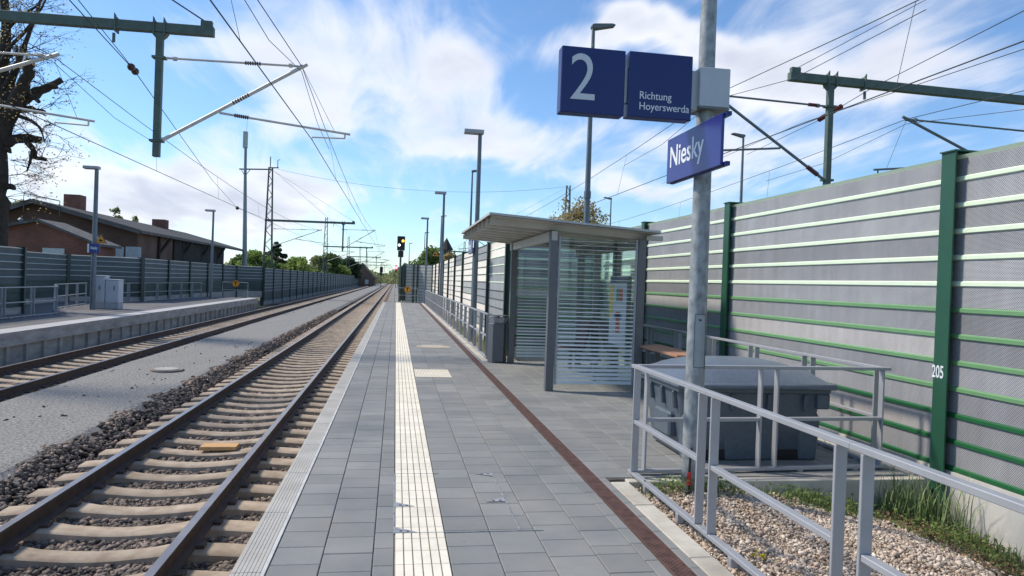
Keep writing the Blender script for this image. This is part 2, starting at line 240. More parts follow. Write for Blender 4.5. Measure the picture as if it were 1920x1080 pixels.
# ------------------------------------------------------------------ mesh builder
class MB:
    def __init__(s, local=False): s.v = []; s.f = []; s.m = []; s.a = []; s.uv = []; s.local = local; s.mi = 0; s.val = .5; s.anyuv = False
    def face(s, pts, uv=None):
        k = len(s.v); s.v += [tuple(p) for p in pts]; s.f.append(tuple(range(k, k + len(pts)))); s.m.append(s.mi); s.a.append(s.val)
        if uv: s.anyuv = True
        s.uv.append(uv or [(0, 0)] * len(pts)); return s
    def idx(s, vs, fs):
        k = len(s.v); s.v += [tuple(p) for p in vs]
        for f in fs: s.f.append(tuple(i + k for i in f)); s.m.append(s.mi); s.a.append(s.val); s.uv.append([(0, 0)] * len(f))
        return s
    def box(s, x0, y0, z0, x1, y1, z1):
        a, b = min(x0, x1), max(x0, x1); c, d = min(y0, y1), max(y0, y1); e, f = min(z0, z1), max(z0, z1)
        return s.idx([(a, c, e), (b, c, e), (b, d, e), (a, d, e), (a, c, f), (b, c, f), (b, d, f), (a, d, f)], [(0, 3, 2, 1), (4, 5, 6, 7), (0, 1, 5, 4), (1, 2, 6, 5), (2, 3, 7, 6), (3, 0, 4, 7)])
    def bar(s, p, q, w, h, up=(0, 0, 1)):
        p = Vector(p); q = Vector(q); d = (q - p).normalized(); u = Vector(up); x = d.cross(u)
        if x.length < 1e-4: x = d.cross(Vector((0, 1, 0)))
        x.normalize(); z = x.cross(d).normalized(); x = x * w / 2; z = z * h / 2
        return s.idx([p - x - z, p + x - z, p + x + z, p - x + z, q - x - z, q + x - z, q + x + z, q - x + z], [(0, 1, 2, 3), (7, 6, 5, 4), (0, 4, 5, 1), (1, 5, 6, 2), (2, 6, 7, 3), (3, 7, 4, 0)])
    def tube(s, pts, r, n=8, caps=True):
        pts = [Vector(p) for p in pts]; k = len(pts); rr = r if isinstance(r, (list, tuple)) else [r] * k
        vs = []; ref = None
        for i, p in enumerate(pts):
            d = (pts[min(i + 1, k - 1)] - pts[max(i - 1, 0)])
            d = d.normalized() if d.length > 1e-9 else Vector((0, 0, 1))
            if ref is None: ref = d.orthogonal().normalized()
            x = (ref - d * ref.dot(d)); x = x.normalized() if x.length > 1e-5 else d.orthogonal().normalized(); ref = x; y = d.cross(x)
            for j in range(n):
                a = 2 * math.pi * j / n; vs.append(p + (x * math.cos(a) + y * math.sin(a)) * rr[i])
        fs = [(i * n + j, i * n + (j + 1) % n, (i + 1) * n + (j + 1) % n, (i + 1) * n + j) for i in range(k - 1) for j in range(n)]
        if caps: fs += [tuple(range(n))[::-1], tuple((k - 1) * n + j for j in range(n))]
        return s.idx(vs, fs)
    def prism(s, poly, f0, f1):
        n = len(poly); a = [f0(*p) for p in poly]; b = [f1(*p) for p in poly]
        return s.idx(a + b, [(i, (i + 1) % n, n + (i + 1) % n, n + i) for i in range(n)] + [tuple(range(n))[::-1], tuple(range(n, 2 * n))])
    def build(s, name, mats, parent=None, smooth=False, bevel=0, fix=True):
        me = bpy.data.meshes.new(name); off = Vector((0, 0, 0))
        if parent and not s.local:
            q = parent
            while q: off += q.location; q = q.parent
        vs = [(x - off.x, y - off.y, z - off.z) for x, y, z in s.v] if off.length else s.v
        me.from_pydata(vs, [], s.f); mats = mats if isinstance(mats, list) else [mats]
        for m in mats: me.materials.append(m)
        me.polygons.foreach_set('material_index', s.m)
        at = me.attributes.new('val', 'FLOAT', 'FACE'); at.data.foreach_set('value', s.a)
        if s.anyuv:
            u = me.uv_layers.new(name='UVMap'); u.data.foreach_set('uv', [c for f in s.uv for p in f for c in p])
        if fix or bevel:
            bm = bmesh.new(); bm.from_mesh(me)
            if fix: bmesh.ops.recalc_face_normals(bm, faces=bm.faces)
            if bevel: bmesh.ops.bevel(bm, geom=[e for e in bm.edges if e.is_manifold and e.calc_face_angle(0) > .5], offset=bevel, segments=1, affect='EDGES', clamp_overlap=True)
            bm.to_mesh(me); bm.free()
        if smooth: me.shade_smooth() if smooth is True else (me.shade_smooth(), me.set_sharp_from_angle(angle=R(smooth)))
        o = bpy.data.objects.new(name, me); C.objects.link(o); o.parent = parent; return o
def tag(o, label, cat, group=None, kind=None):
    if label: o['label'] = label
    if cat: o['category'] = cat
    if group: o['group'] = group
    if kind: o['kind'] = kind
    return o
def thing(name, label, cat, loc=(0, 0, 0), group=None, rz=0):
    o = bpy.data.objects.new(name, None); C.objects.link(o); o.location = loc; o.rotation_euler.z = rz; o.empty_display_size = .3
    return tag(o, label, cat, group)
def struct(o, kind='structure'): o['kind'] = kind; return o
def kids(o): return [c for c in C.objects if c.parent == o]
def copy_tree(o, parent=None):
    c = o.copy(); C.objects.link(c); c.parent = parent
    for k in CH.get(o.name, kids(o)): copy_tree(k, c)
    return c
CH = {}
def copy_thing(o, loc, label, rz=None, group=None):
    c = copy_tree(o); c.location = loc; c['label'] = label
    if rz is not None: c.rotation_euler.z = rz
    if group: c['group'] = group
    return c
def stuffmesh(name, V, F, vals, m, label=None, cat=None):
    """V (n,k,3) verts per piece, F (f,j) face indices within a piece, vals (n,)"""
    n, k, _ = V.shape; f, j = F.shape
    me = bpy.data.meshes.new(name); me.vertices.add(n * k); me.vertices.foreach_set('co', V.reshape(-1).astype(np.float32))
    li = (F[None] + (np.arange(n) * k)[:, None, None]).reshape(-1).astype(np.int32)
    me.loops.add(len(li)); me.loops.foreach_set('vertex_index', li); me.polygons.add(n * f); me.polygons.foreach_set('loop_start', (np.arange(n * f) * j).astype(np.int32))
    at = me.attributes.new('val', 'FLOAT', 'FACE'); at.data.foreach_set('value', np.repeat(vals, f).astype(np.float32))
    me.update(calc_edges=True); me.validate(); me.materials.append(m); o = bpy.data.objects.new(name, me); C.objects.link(o); return o
ph = (1 + 5 ** .5) / 2
ICO = np.array([(-1, ph, 0), (1, ph, 0), (-1, -ph, 0), (1, -ph, 0), (0, -1, ph), (0, 1, ph), (0, -1, -ph), (0, 1, -ph), (ph, 0, -1), (ph, 0, 1), (-ph, 0, -1), (-ph, 0, 1)]) / 1.9
ICF = np.array([(0, 11, 5), (0, 5, 1), (0, 1, 7), (0, 7, 10), (0, 10, 11), (1, 5, 9), (5, 11, 4), (11, 10, 2), (10, 7, 6), (7, 1, 8), (3, 9, 4), (3, 4, 2), (3, 2, 6), (3, 6, 8), (3, 8, 9), (4, 9, 5), (2, 4, 11), (6, 2, 10), (8, 6, 7), (9, 8, 1)])
def stones(pos, rad, flat=.7, rough=.42):
    n = len(pos); V = ICO[None] * (1 + RNG.uniform(-rough, rough, (n, 12, 1))) + RNG.normal(0, .1, (n, 12, 3))
    V = V * np.stack([RNG.uniform(.8, 1.35, n), RNG.uniform(.6, 1.0, n), RNG.uniform(flat - .2, flat + .15, n)], 1)[:, None] * rad[:, None, None]
    a = RNG.uniform(0, 6.28, n); b = RNG.normal(0, .45, n); ca, sa, cb, sb = np.cos(a), np.sin(a), np.cos(b), np.sin(b); Z = np.zeros(n); O = Z + 1
    Rz = np.stack([np.stack([ca, -sa, Z], 1), np.stack([sa, ca, Z], 1), np.stack([Z, Z, O], 1)], 1); Rx = np.stack([np.stack([O, Z, Z], 1), np.stack([Z, cb, -sb], 1), np.stack([Z, sb, cb], 1)], 1)
    return np.einsum('nij,njk,nlk->nli', Rz, Rx, V) + pos[:, None]
def text(name, body, size, m, mtx, parent, sx=1.0, ext=.0015, align='LEFT', bold=0):
    c = bpy.data.curves.new(name, 'FONT'); c.body = body; c.size = size; c.extrude = ext; c.align_x = align; c.offset = bold; c.resolution_u = 6; c.space_character = 1.0
    t = bpy.data.objects.new(name, c); C.objects.link(t); dg = bpy.context.evaluated_depsgraph_get(); me = bpy.data.meshes.new_from_object(t.evaluated_get(dg)); bpy.data.objects.remove(t)
    off = Vector((0, 0, 0)); q = parent
    while q: off += q.location; q = q.parent
    me.transform(Matrix.Translation(-off) @ mtx @ Matrix.Diagonal((sx, 1, 1, 1))); me.materials.clear(); me.materials.append(m); me.name = name
    o = bpy.data.objects.new(name, me); C.objects.link(o); o.parent = parent; return o
FACE_CAM = Matrix(((1, 0, 0, 0), (0, 0, -1, 0), (0, 1, 0, 0), (0, 0, 0, 1)))      # text in XZ facing -Y
FACE_LEFT = Matrix(((0, 0, -1, 0), (-1, 0, 0, 0), (0, 1, 0, 0), (0, 0, 0, 1)))    # reads towards -Y, facing -X
# ------------------------------------------------------------------ GROUND
ZR = -.60; ZS = ZR - .172; ZB = -.893
def sheet(name, x0, x1, y0, y1, z, m, nx=1, ny=1, dz=None, kind='structure'):
    b = MB(); gx = np.linspace(x0, x1, nx + 1); gy = np.linspace(y0, y1, ny + 1) if ny < 4 else y0 + (y1 - y0) * np.linspace(0, 1, ny + 1) ** 1.6
    vs = [(x, y, z + (dz(x, y) if dz else 0)) for y in gy for x in gx]; n = nx + 1
    b.idx(vs, [(j * n + i, j * n + i + 1, (j + 1) * n + i + 1, (j + 1) * n + i) for j in range(ny) for i in range(nx)])
    o = b.build(name, m); o['kind'] = kind; return o
sheet('ground', -1500, 1500, -300, 3000, -1.3, M['field'])
sheet('terrain', -60, 70, -30, 600, -1.0, M['soil'], 40, 60, lambda x, y: .08 * math.sin(x * .7) * math.cos(y * .13))
o = sheet('track_bed', -9.6, -.6, -2, 62, ZB, M['bed']); o2 = sheet('track_bed', -10.3, 2.0, 62, 600, ZB + .02, M['farbed'])
# path between the tracks, a low crowned strip of fine gravel
def pathz(x, y):
    e = min(x + 6.55, -3.98 - x); return -.13 * (1 - min(1, max(0, e) / .22)) + .012 * math.sin(x * 5 + y * .8) * math.cos(y * 1.7)
sheet('service_path', -6.55, -3.98, -2, 400, -.655, M['path'], 26, 160, pathz)
sheet('service_path', -.75, .55, 49.3, 400, -.62, M['path'])
# ------------------------------------------------------------------ NEAR PLATFORM
E0, E1, W1 = -.82, -.66, -.645
YEND = 49.0; Y0 = -3.0
b = MB(); b.box(E0 + .09, Y0, -1.2, 1.9, YEND, -.06); struct(b.build('platform_slab', M['concrete_d']))
b = MB()
y = Y0
while y < YEND - .01:
    y1 = min(y + .995, YEND); b.box(E0, y + .003, -.20, E1, y1 - .003, -.0055)
    for k in range(7): x = E0 + .008 + k * .0215; b.box(x, y + .003, -.0085, x + .0175, y1 - .003, -.003)
    y = y1
struct(b.build('platform_edge', M['coping']))
b = MB(); b.box(E1 + .002, Y0, -.05, W1 + .006, YEND, .001); struct(b.build('edge_line', M['whiteline']))
def paver(b, x0, y0, x1, y1, g=.0025, c=.004, z=0.):
    x0 += g; x1 -= g; y0 += g; y1 -= g; z += random.uniform(-.0012, .0012); b.val = random.random()
    b.idx([(x0, y0, z - .02), (x1, y0, z - .02), (x1, y1, z - .02), (x0, y1, z - .02), (x0, y0, z - c), (x1, y0, z - c), (x1, y1, z - c), (x0, y1, z - c), (x0 + c, y0 + c, z), (x1 - c, y0 + c, z), (x1 - c, y1 - c, z), (x0 + c, y1 - c, z)],
          [(8, 9, 10, 11), (4, 5, 9, 8), (5, 6, 10, 9), (6, 7, 11, 10), (7, 4, 8, 11), (0, 1, 5, 4), (1, 2, 6, 5), (2, 3, 7, 6), (3, 0, 4, 7)])
b = MB()
HOLE = (.37, 4.50, 1.0, 5.87)
def column(x0, x1, y0, y1, ln, off, mix=0.):
    y = y0 - off * ln
    while y < y1:
        l = ln if random.random() > mix else ln * random.choice((.5, 1.5))
        a, c = max(y, y0), min(y + l, y1)
        if c - a > .03: paver(b, x0, a, x1, c)
        y += l
column(W1 + .012, -.36, Y0, YEND, .262, .1); column(-.36, -.075, Y0, YEND, .262, .55); column(-.075, .045, Y0, YEND, .262, .3)
cx = [.362, .65, .945, 1.235, 1.50]
for i in range(4): column(cx[i], cx[i + 1], Y0, YEND, .27, (.1, .6, .35, .8)[i], .12)
column(1.50, 1.585, Y0, YEND, .27, .2)
column(1.725, 1.79, Y0, 5.6, .30, .2); column(1.725, 1.79, 14.3, YEND, .30, .2)
x = 1.725; i = 0
while x < 4.62:
    w = .295; column(x, min(x + w, 4.62), 5.72, 14.3, .27, (i * .37) % 1, .25); x += w; i += 1
paver(b, 1.725, 5.6, 1.79, 5.72)
struct(b.build('platform_paving', M['paver'], fix=False))
b = MB(); b.box(E1 + .01, Y0, -.055, 1.80, YEND, -.010); b.box(1.80, 5.70, -.055, 4.64, 14.32, -.0105); struct(b.build('paving_joints', M['joint']))
# enclosure slab edge
b = MB(); b.box(1.95, 5.60, -.6, 4.70, 5.70, -.004); b.box(4.64, 5.70, -.6, 4.72, 14.4, -.02); b.box(1.95, 14.32, -.6, 4.64, 14.40, -.006); b.box(1.95, 5.7, -.7, 4.64, 14.32, -.06)
struct(b.build('kerb', M['concrete'], bevel=.006))
b = MB(); y = Y0
while y < 5.6: b.box(1.795, y + .003, -.25, 1.945, min(y + .997, 5.6) - .003, random.uniform(-.004, .002)); y += 1
y = 14.33
while y < YEND: b.box(1.795, y + .003, -.25, 1.935, y + .997, random.uniform(-.004, .002)); y += 1
struct(b.build('kerb', M['concrete'], bevel=.006))
# tactile strip: ribbed cream blocks
def tactile(b, x0, x1, y0, y1, along=True, n=None):
    b.val = random.random(); b.mi = 0
    if along:
        n = n or 6; w = (x1 - x0) / n
        for k in range(n): b.box(x0 + k * w + .004, y0 + .003, -.02, x0 + (k + 1) * w - .004, y1 - .003, .0035)
    else:
        n = n or 8; w = (y1 - y0) / n
        for k in range(n): b.box(x0 + .003, y0 + k * w + .004, -.02, x1 - .003, y0 + (k + 1) * w - .004, .0035)
b = MB(); y = Y0
while y < YEND:
    tactile(b, .048, .358, y, min(y + .20, YEND)); y += .20
for k in range(3):
    for j in range(5): tactile(b, .372 + k * .2, .372 + (k + 1) * .2, 11.75 + j * .2, 11.75 + (j + 1) * .2, True, 8)
struct(b.build('tactile_paving', M['tact']))
b = MB(); b.box(.046, Y0, -.03, .360, YEND, -.0035); b.box(.366, 11.75, -.03, .975, 12.75, .0018); struct(b.build('tactile_joints', M['tactj']))
# drain
t = thing('drain_channel', 'long rusty slotted drain grate set in the grey paving', 'drain', (1.655, Y0, 0))
b = MB(); b.face([(1.598, Y0, .001), (1.712, Y0, .001), (1.712, YEND, .001), (1.598, YEND, .001)], [(Y0, 0), (Y0, .112), (YEND, .112), (YEND, 0)]); b.uv[-1] = [(0, 0), (0.126, 0), (.126, YEND - Y0), (0, YEND - Y0)]
b.build('grate', M['drain'], t)
b = MB(); b.box(1.592, Y0, -.03, 1.5975, YEND, .003); b.box(1.7125, Y0, -.03, 1.718, YEND, .003); b.build('frame', mat('rusty_frame', (.12, .07, .058), .8, amp=.3, sc=8), t)
# hatch in the paving with metal corner plates
t = thing('paved_hatch', 'paved inspection hatch with perforated metal corner plates across the cream strip', 'hatch', (.45, 4.5, 0))
b = MB()
for (x0, y0, x1, y1) in [(.038, 4.5, .046, 5.87), (.038, 4.494, 1.0, 4.5), (.038, 5.87, .40, 5.876), (.845, 4.5, .853, 5.87)]: b.box(x0, y0, .0005, x1, y1, .005)
b.build('frame', M['galv'], t)
CPL = []
for (cx_, cy_, dx, dy) in [(.046, 4.502, .14, .10), (.046, 5.02, .14, .10), (.846, 5.86, -.15, -.09), (.846, 5.10, -.15, .10)]:
    b = MB(); b.prism([(0, 0), (dx, 0), (0, dy)], lambda u, v: (cx_ + u, cy_ + v, .0045), lambda u, v: (cx_ + u, cy_ + v, .0065)); CPL.append(b.build('corner_plate', mat('hatch_plate', (.31, .32, .33), .6, .1, amp=.3, sc=20), t))
for i, (cx_, cy_) in enumerate([(.085, 4.525), (.13, 4.522), (.085, 5.045), (.13, 5.04), (.81, 5.84), (.76, 5.84), (.81, 5.125), (.76, 5.122)]):
    b = MB(); b.tube([(cx_, cy_, .006), (cx_, cy_, .0072)], .011, 10); b.build('hole', M['black'], CPL[i // 2])
# manhole covers
def disc(b, x, y, z0, z1, r, n=28): b.tube([(x, y, z0), (x, y, z1)], r, n)
b = MB(); disc(b, .95, 17.15, 0, .006, .42); o = tag(b.build('manhole_cover', mat('dusty_concrete', (.42, .36, .27), .9, amp=.2, sc=5)), 'round sandy manhole cover set in the grey platform paving', 'manhole cover')
b = MB(); disc(b, .95, 17.15, .006, .010, .30); disc(b, .95, 17.15, .010, .013, .04); b.build('lid', mat('sand_lid', (.48, .42, .33), .9), o)
b = MB(); disc(b, -5.02, 17.0, -.7, -.615, .34); o = tag(b.build('manhole_cover', mat('rusty_concrete', (.24, .2, .165), .9, amp=.3, sc=5)), 'round concrete manhole cover on the gravel path between the tracks', 'manhole cover')
b = MB(); disc(b, -5.02, 17.0, -.615, -.60, .26); b.build('lid', M['concrete_d'], o)
# ------------------------------------------------------------------ TRACKS
def track(name, xc, label, y0, y1, off):
    t = thing(name, label, 'railway track', (xc, y0, ZR)); prof = [(-.035, 0), (.035, 0), (.036, -.028), (.010, -.045), (.009, -.135), (.07, -.158), (.07, -.172), (-.07, -.172), (-.07, -.158), (-.009, -.135), (-.010, -.045), (-.036, -.028)]
    for sgn in (-1, 1):
        xr = xc + sgn * .745; b = MB(); n = len(prof)
        vs = [(xr + px, yy, ZR + pz) for yy in (y0, y1) for px, pz in prof]
        for i in range(n):
            b.mi = 0 if i == 0 else 1; j = (i + 1) % n; b.face([vs[i], vs[j], vs[n + j], vs[n + i]])
        b.mi = 1; b.face(vs[:n]); b.face(vs[n:]); b.build('rail', [M['railtop'], M['railside']], t)
    xs = [-1.3, -1.0, -.80, -.62, -.45, -.2, 0, .2, .45, .62, .80, 1.0, 1.3]; hz = [-.035, -.012, 0, 0, -.025, -.046, -.052, -.046, -.025, 0, 0, -.012, -.035]
    def sl(b, yy, clips):
        vs = []
        yc = yy
        for x, h in zip(xs, hz):
            w = .135 - (.02 if abs(x) < .5 else 0); z = ZS + h
            vs += [(xc + x, yc - w - .015, ZS - .2), (xc + x, yc - w, z - .018), (xc + x, yc - w + .022, z), (xc + x, yc + w - .022, z), (xc + x, yc + w, z - .018), (xc + x, yc + w + .015, ZS - .2)]
        m = len(xs); b.mi = 0; b.val = random.random()
        b.idx(vs, [(i * 6 + k, i * 6 + k + 1, (i + 1) * 6 + k + 1, (i + 1) * 6 + k) for i in range(m - 1) for k in range(5)] + [(0, 1, 2, 3, 4, 5), tuple((m - 1) * 6 + k for k in range(6))])
        if clips:
            b.mi = 1
            for sg in (-1, 1):
                for q in (-.105, .105): x = xc + sg * .745 + q; b.box(x - .035, yc - .055, ZS + .0, x + .035, yc + .055, ZS + .028)
    yy = y0 + off; k = 0; far = MB()
    while yy < y1:
        if k < 100: b = MB(); sl(b, yy, yy < 30); b.build('sleeper', [M['sleeper'], M['railside']], t, smooth=40)
        else: sl(far, yy, False)
        yy += .6; k += 1
    o = far.build('sleepers', [M['sleeper'], M['railside']], t); o['kind'] = 'stuff'; return t
track('railway_track', -2.43, 'near railway track beside the grey paved platform, a wooden block lying between its rails', 2.0, 330, .25)
track('railway_track', -7.55, 'second railway track along the raised concrete platform by the dark fence', 9.0, 330, .1)
# ballast stones
def field(x0, x1, y0, y1, dens, r0, r1, zf, edge=None):
    n = int((x1 - x0) * (y1 - y0) * dens); x = RNG.uniform(x0, x1, n); y = RNG.uniform(y0, y1, n)
    if edge is not None: k = edge(x, y); x = x[k]; y = y[k]; n = len(x)
    r = RNG.uniform(r0, r1, n); z = zf(x, y) + RNG.uniform(-.012, .018, n); return stones(np.stack([x, y, z], 1), r), RNG.uniform(0, 1, n)
def z1(x, y):
    z = np.full_like(x, ZB + .015); z += np.clip((-3.74 - x) / .30, 0, 1) * .20; z += np.clip((x + 1.45) / .4, 0, 1) * .02 - np.clip(1 - np.abs(x + 2.43) / .5, 0, 1) * .02; return z
def z2(x, y):
    z = np.full_like(x, ZB + .01); z += np.clip((x + 6.45) / .35, 0, 1) * .2; return z
def e1(x, y): return x > -4.10 + .12 * np.sin(y * 3.1) + .08 * np.sin(y * 7.7) - .1 * RNG.random(len(x))
def e2(x, y): return x < -6.2 + .10 * np.sin(y * 2.3) + .07 * np.sin(y * 6.1)
L1 = [field(-4.3, -.78, 3.0, 9, 800, .024, .042, z1, e1), field(-4.3, -.78, 9, 22, 480, .028, .045, z1, e1), field(-4.2, -.78, 22, 50, 170, .045, .06, z1, e1), field(-9.0, -6.0, 11, 34, 260, .034, .05, z2, e2), field(-9.0, -6.0, 34, 62, 110, .05, .065, z2, e2)]
# a few strays on the path
ns = 60; L1.append((stones(np.stack([RNG.uniform(-6.1, -4.2, ns), RNG.uniform(7, 26, ns), np.full(ns, -.645)], 1), RNG.uniform(.014, .035, ns)), RNG.uniform(0, .6, ns)))
o = stuffmesh('ballast', np.concatenate([a for a, _ in L1]), ICF, np.concatenate([v for _, v in L1]), M['stone']); struct(o, 'stuff')
# board lying between the rails
b = MB(); b.box(-2.52, 10.02, ZS - .02, -2.05, 10.26, ZS + .03); tag(b.build('wooden_block', M['plank'], bevel=.004), 'short light wooden block lying between the rails of the near track', 'wooden block')
# ------------------------------------------------------------------ GRAVEL BED, WALL RIGHT
def gz(x, y=0): return -.05 - .04 * np.clip((x - 1.95), 0, 1.6) - .20 * np.clip((x - 3.4), 0, 9) + .03 * np.sin(x * 3.1) * np.cos(y * 2.3) * np.clip((x - 2.0) * 3, 0, 1)
sheet('gravel_bed', 1.94, 4.95, -3, 5.62, 0, M['sand'], 24, 30, lambda x, y: float(gz(x, y)) - .015)
sheet('gravel_bed', 1.93, 2.72, 14.4, 50, -.12, M['sand'])
sheet('soil_strip', 4.05, 4.82, 1.0, 5.58, .004, M['soil'], 8, 24, lambda x, y: float(gz(x, y)) + .012 * math.sin(y * 9 + x * 5))
n = 36000; x = RNG.uniform(1.96, 4.35, n); y = RNG.uniform(1.5, 5.6, n); k = x < 4.0 + .2 * np.sin(y * 3) + .25 * RNG.random(n) - np.clip((y - 4.6), 0, 2) * .3; x = x[k]; y = y[k]; r = RNG.uniform(.0045, .013, len(x)) * np.where(RNG.random(len(x)) > .9, RNG.uniform(1.4, 2.3, len(x)), 1)
o = stuffmesh('gravel', stones(np.stack([x, y, gz(x, y) + RNG.uniform(-.01, .01, len(x))], 1), r, .75), ICF, RNG.beta(2, 2, len(x)), M['pebble']); struct(o, 'stuff')
WX = 4.85
def wall_bays(name, label, pts, ztop, zbot, rows, rowmat, bandmat, mats, zbase, conc, post, bandh=.048, out=.016, side=1, posts=True, postw=.16, parent=None, zcap=.03, panelname='panel'):
    """pts: list of plan points of one wall; each segment between two points is one bay. side=+1: visible face on the left of the walking direction"""
    t = parent or thing(name, label, 'noise barrier', (pts[0][0], pts[0][1], zbase)); h = (ztop - zbot) / rows
    for bi in range(len(pts) - 1):
        p = Vector((*pts[bi], 0)); q = Vector((*pts[bi + 1], 0)); d = (q - p); L = d.length; d.normalize(); nrm = Vector((-d.y, d.x, 0)) * side
        b = MB()
        def pt(u, o, z): w = p + d * u + nrm * o; return (w.x, w.y, z)
        for r in range(rows):
            zt = ztop - r * h; zb = zt - h + bandh; b.mi = rowmat(bi, r); b.val = random.random(); uv0 = random.random()
            b.face([pt(0, 0, zb), pt(L, 0, zb), pt(L, 0, zt), pt(0, 0, zt)], [(uv0, zb), (uv0 + L, zb), (uv0 + L, zt), (uv0, zt)])
            b.mi = bandmat(bi, r); z0 = zb - bandh
            if out > 0:
                b.face([pt(0, 0, zb), pt(L, 0, zb), pt(L, out, zb - .012), pt(0, out, zb - .012)]); b.face([pt(0, out, zb - .012), pt(L, out, zb - .012), pt(L, out, z0 + .006), pt(0, out, z0 + .006)]); b.face([pt(0, out, z0 + .006), pt(L, out, z0 + .006), pt(L, 0, z0), pt(0, 0, z0)])
            else: b.face([pt(0, .001, zb), pt(L, .001, zb), pt(L, .001, z0), pt(0, .001, z0)])
        b.mi = bandmat(bi, 0); b.face([pt(0, .02, ztop), pt(L, .02, ztop), pt(L, -.12, ztop + .012), pt(0, -.12, ztop + .012)]); b.face([pt(0, .02, ztop), pt(L, .02, ztop), pt(L, 0, ztop - .03), pt(0, 0, ztop - .03)])
        b.mi = rowmat(bi, 3); b.face([pt(0, -.12, zbot), pt(L, -.12, zbot), pt(L, -.12, ztop + .012), pt(0, -.12, ztop + .012)]); b.build(panelname, mats, t, fix=False)
        c = MB(); c.idx([pt(0, .03, zbase), pt(L, .03, zbase), pt(L, -.13, zbase), pt(0, -.13, zbase), pt(0, .03, zbot - .002), pt(L, .03, zbot - .002), pt(L, -.13, zbot - .002), pt(0, -.13, zbot - .002)], [(0, 1, 5, 4), (1, 2, 6, 5), (2, 3, 7, 6), (3, 0, 4, 7), (4, 5, 6, 7)])
        c.build('base', conc, t)
    if posts:
        for i, (x, y) in enumerate(pts):
            d = Vector((*pts[min(i + 1, len(pts) - 1)], 0)) - Vector((*pts[max(i - 1, 0)], 0)); d.normalize(); nr = Vector((-d.y, d.x, 0)) * side; w = postw / 2; c = MB(); o_ = Vector((x, y, 0))
            def pp(u, o, z): g = o_ + d * u + nr * o; return (g.x, g.y, z)
            zs = [zbase - .2, ztop + zcap]
            for (u0, u1, a0, a1) in [(-w, w, .07, .085), (-.006, .006, -.16, .07), (-w, w, -.175, -.16)]:
                c.idx([pp(u, a, z) for z in zs for (u, a) in ((u0, a0), (u1, a0), (u1, a1), (u0, a1))], [(0, 1, 2, 3), (4, 5, 6, 7), (0, 1, 5, 4), (1, 2, 6, 5), (2, 3, 7, 6), (3, 0, 4, 7)])
            c.idx([pp(u, a, z) for z in (ztop + zcap, ztop + zcap + .012) for (u, a) in ((-w - .01, -.19), (w + .01, -.19), (w + .01, .10), (-w - .01, .10))], [(0, 1, 2, 3), (4, 5, 6, 7), (0, 1, 5, 4), (1, 2, 6, 5), (2, 3, 7, 6), (3, 0, 4, 7)])
            c.build('post', post, t)
    return t
ROWM = {0: [0, 0, 0, 2, 0, 0, 2, 2, 0, 2, 0, 0], 1: [0, 0, 0, 2, 0, 0, 0, 1, 0, 0, 1, 0], 2: [0, 0, 0, 0, 0, 2, 1, 2, 2, 0, 1, 0]}
def rm_near(bi, r): return ROWM.get(bi, [0, 0, 0, 0, 2, 0, 1, 2, 0, 2, 0, 0])[r]
def bm_near(bi, r): return 3 if r < 5 else (4 if r < 9 else 5)
ys = [1.5, 5.56, 9.80, 13.4, 16.35]
wallR = wall_bays('noise_barrier', 'tall perforated noise barrier with green bands behind the grit bin and shelter, post numbered 205', [(WX, y) for y in ys] + [(2.72, 16.6)], 2.86, .10, 12, rm_near, bm_near,
                  [M['perf'], M['perfL'], M['perfD'], M['bandL'], M['bandM'], M['bandD']], -.75, M['wallconc'], M['postg'], side=1)
text('number', '205', .155, M['white'], Matrix.Translation((WX - .087, 5.655, .90)) @ FACE_LEFT, wallR, sx=.6, bold=.002)
fr = random.Random(3); FW = {}
def rm_far(bi, r):
    if (bi, r) not in FW:
        if bi == 0: FW[bi, r] = 0 if r < 2 else 1
        elif bi == 1: FW[bi, r] = 0 if r in (2, 3, 4, 8, 11) else 1
        elif bi == 3: FW[bi, r] = 1 if r < 2 else 0
        else: FW[bi, r] = 0 if fr.random() > .15 else 2
    return FW[bi, r]
fy = [16.9, 20.4, 24.3, 28.4, 32.3, 36.2, 40.2, 44.2, 48.2, 52.4]
wall_bays('noise_barrier', 'noise barrier with cream cassettes painted glare-white and grey cassettes behind the long platform railing', [(2.66, y) for y in fy] + [(1.62, 53.6), (1.30, 53.6), (.55, 53.6)], 2.72, .02, 12,
          lambda bi, r: 2 if bi >= 9 else rm_far(bi, r), lambda bi, r: 3 if bi > 0 or r > 4 else 4, [M['fpW'], M['fpG'], M['fpS'], M['thin'], M['bandL']], -.75, M['wallconc'], M['thin'], bandh=.03, out=.015, side=1, postw=.12)
wall_bays('noise_barrier', 'dark far noise barrier running off behind the yellow and white signal', [(.55, 53.6)] + [(.5, 58 + 6 * k) for k in range(11)], 2.6, -.1, 12,
          lambda bi, r: 0, lambda bi, r: 1, [M['lwB'], M['thin']], -.9, M['wallconc'], M['thin'], bandh=.03, out=.01, side=1, postw=.14)
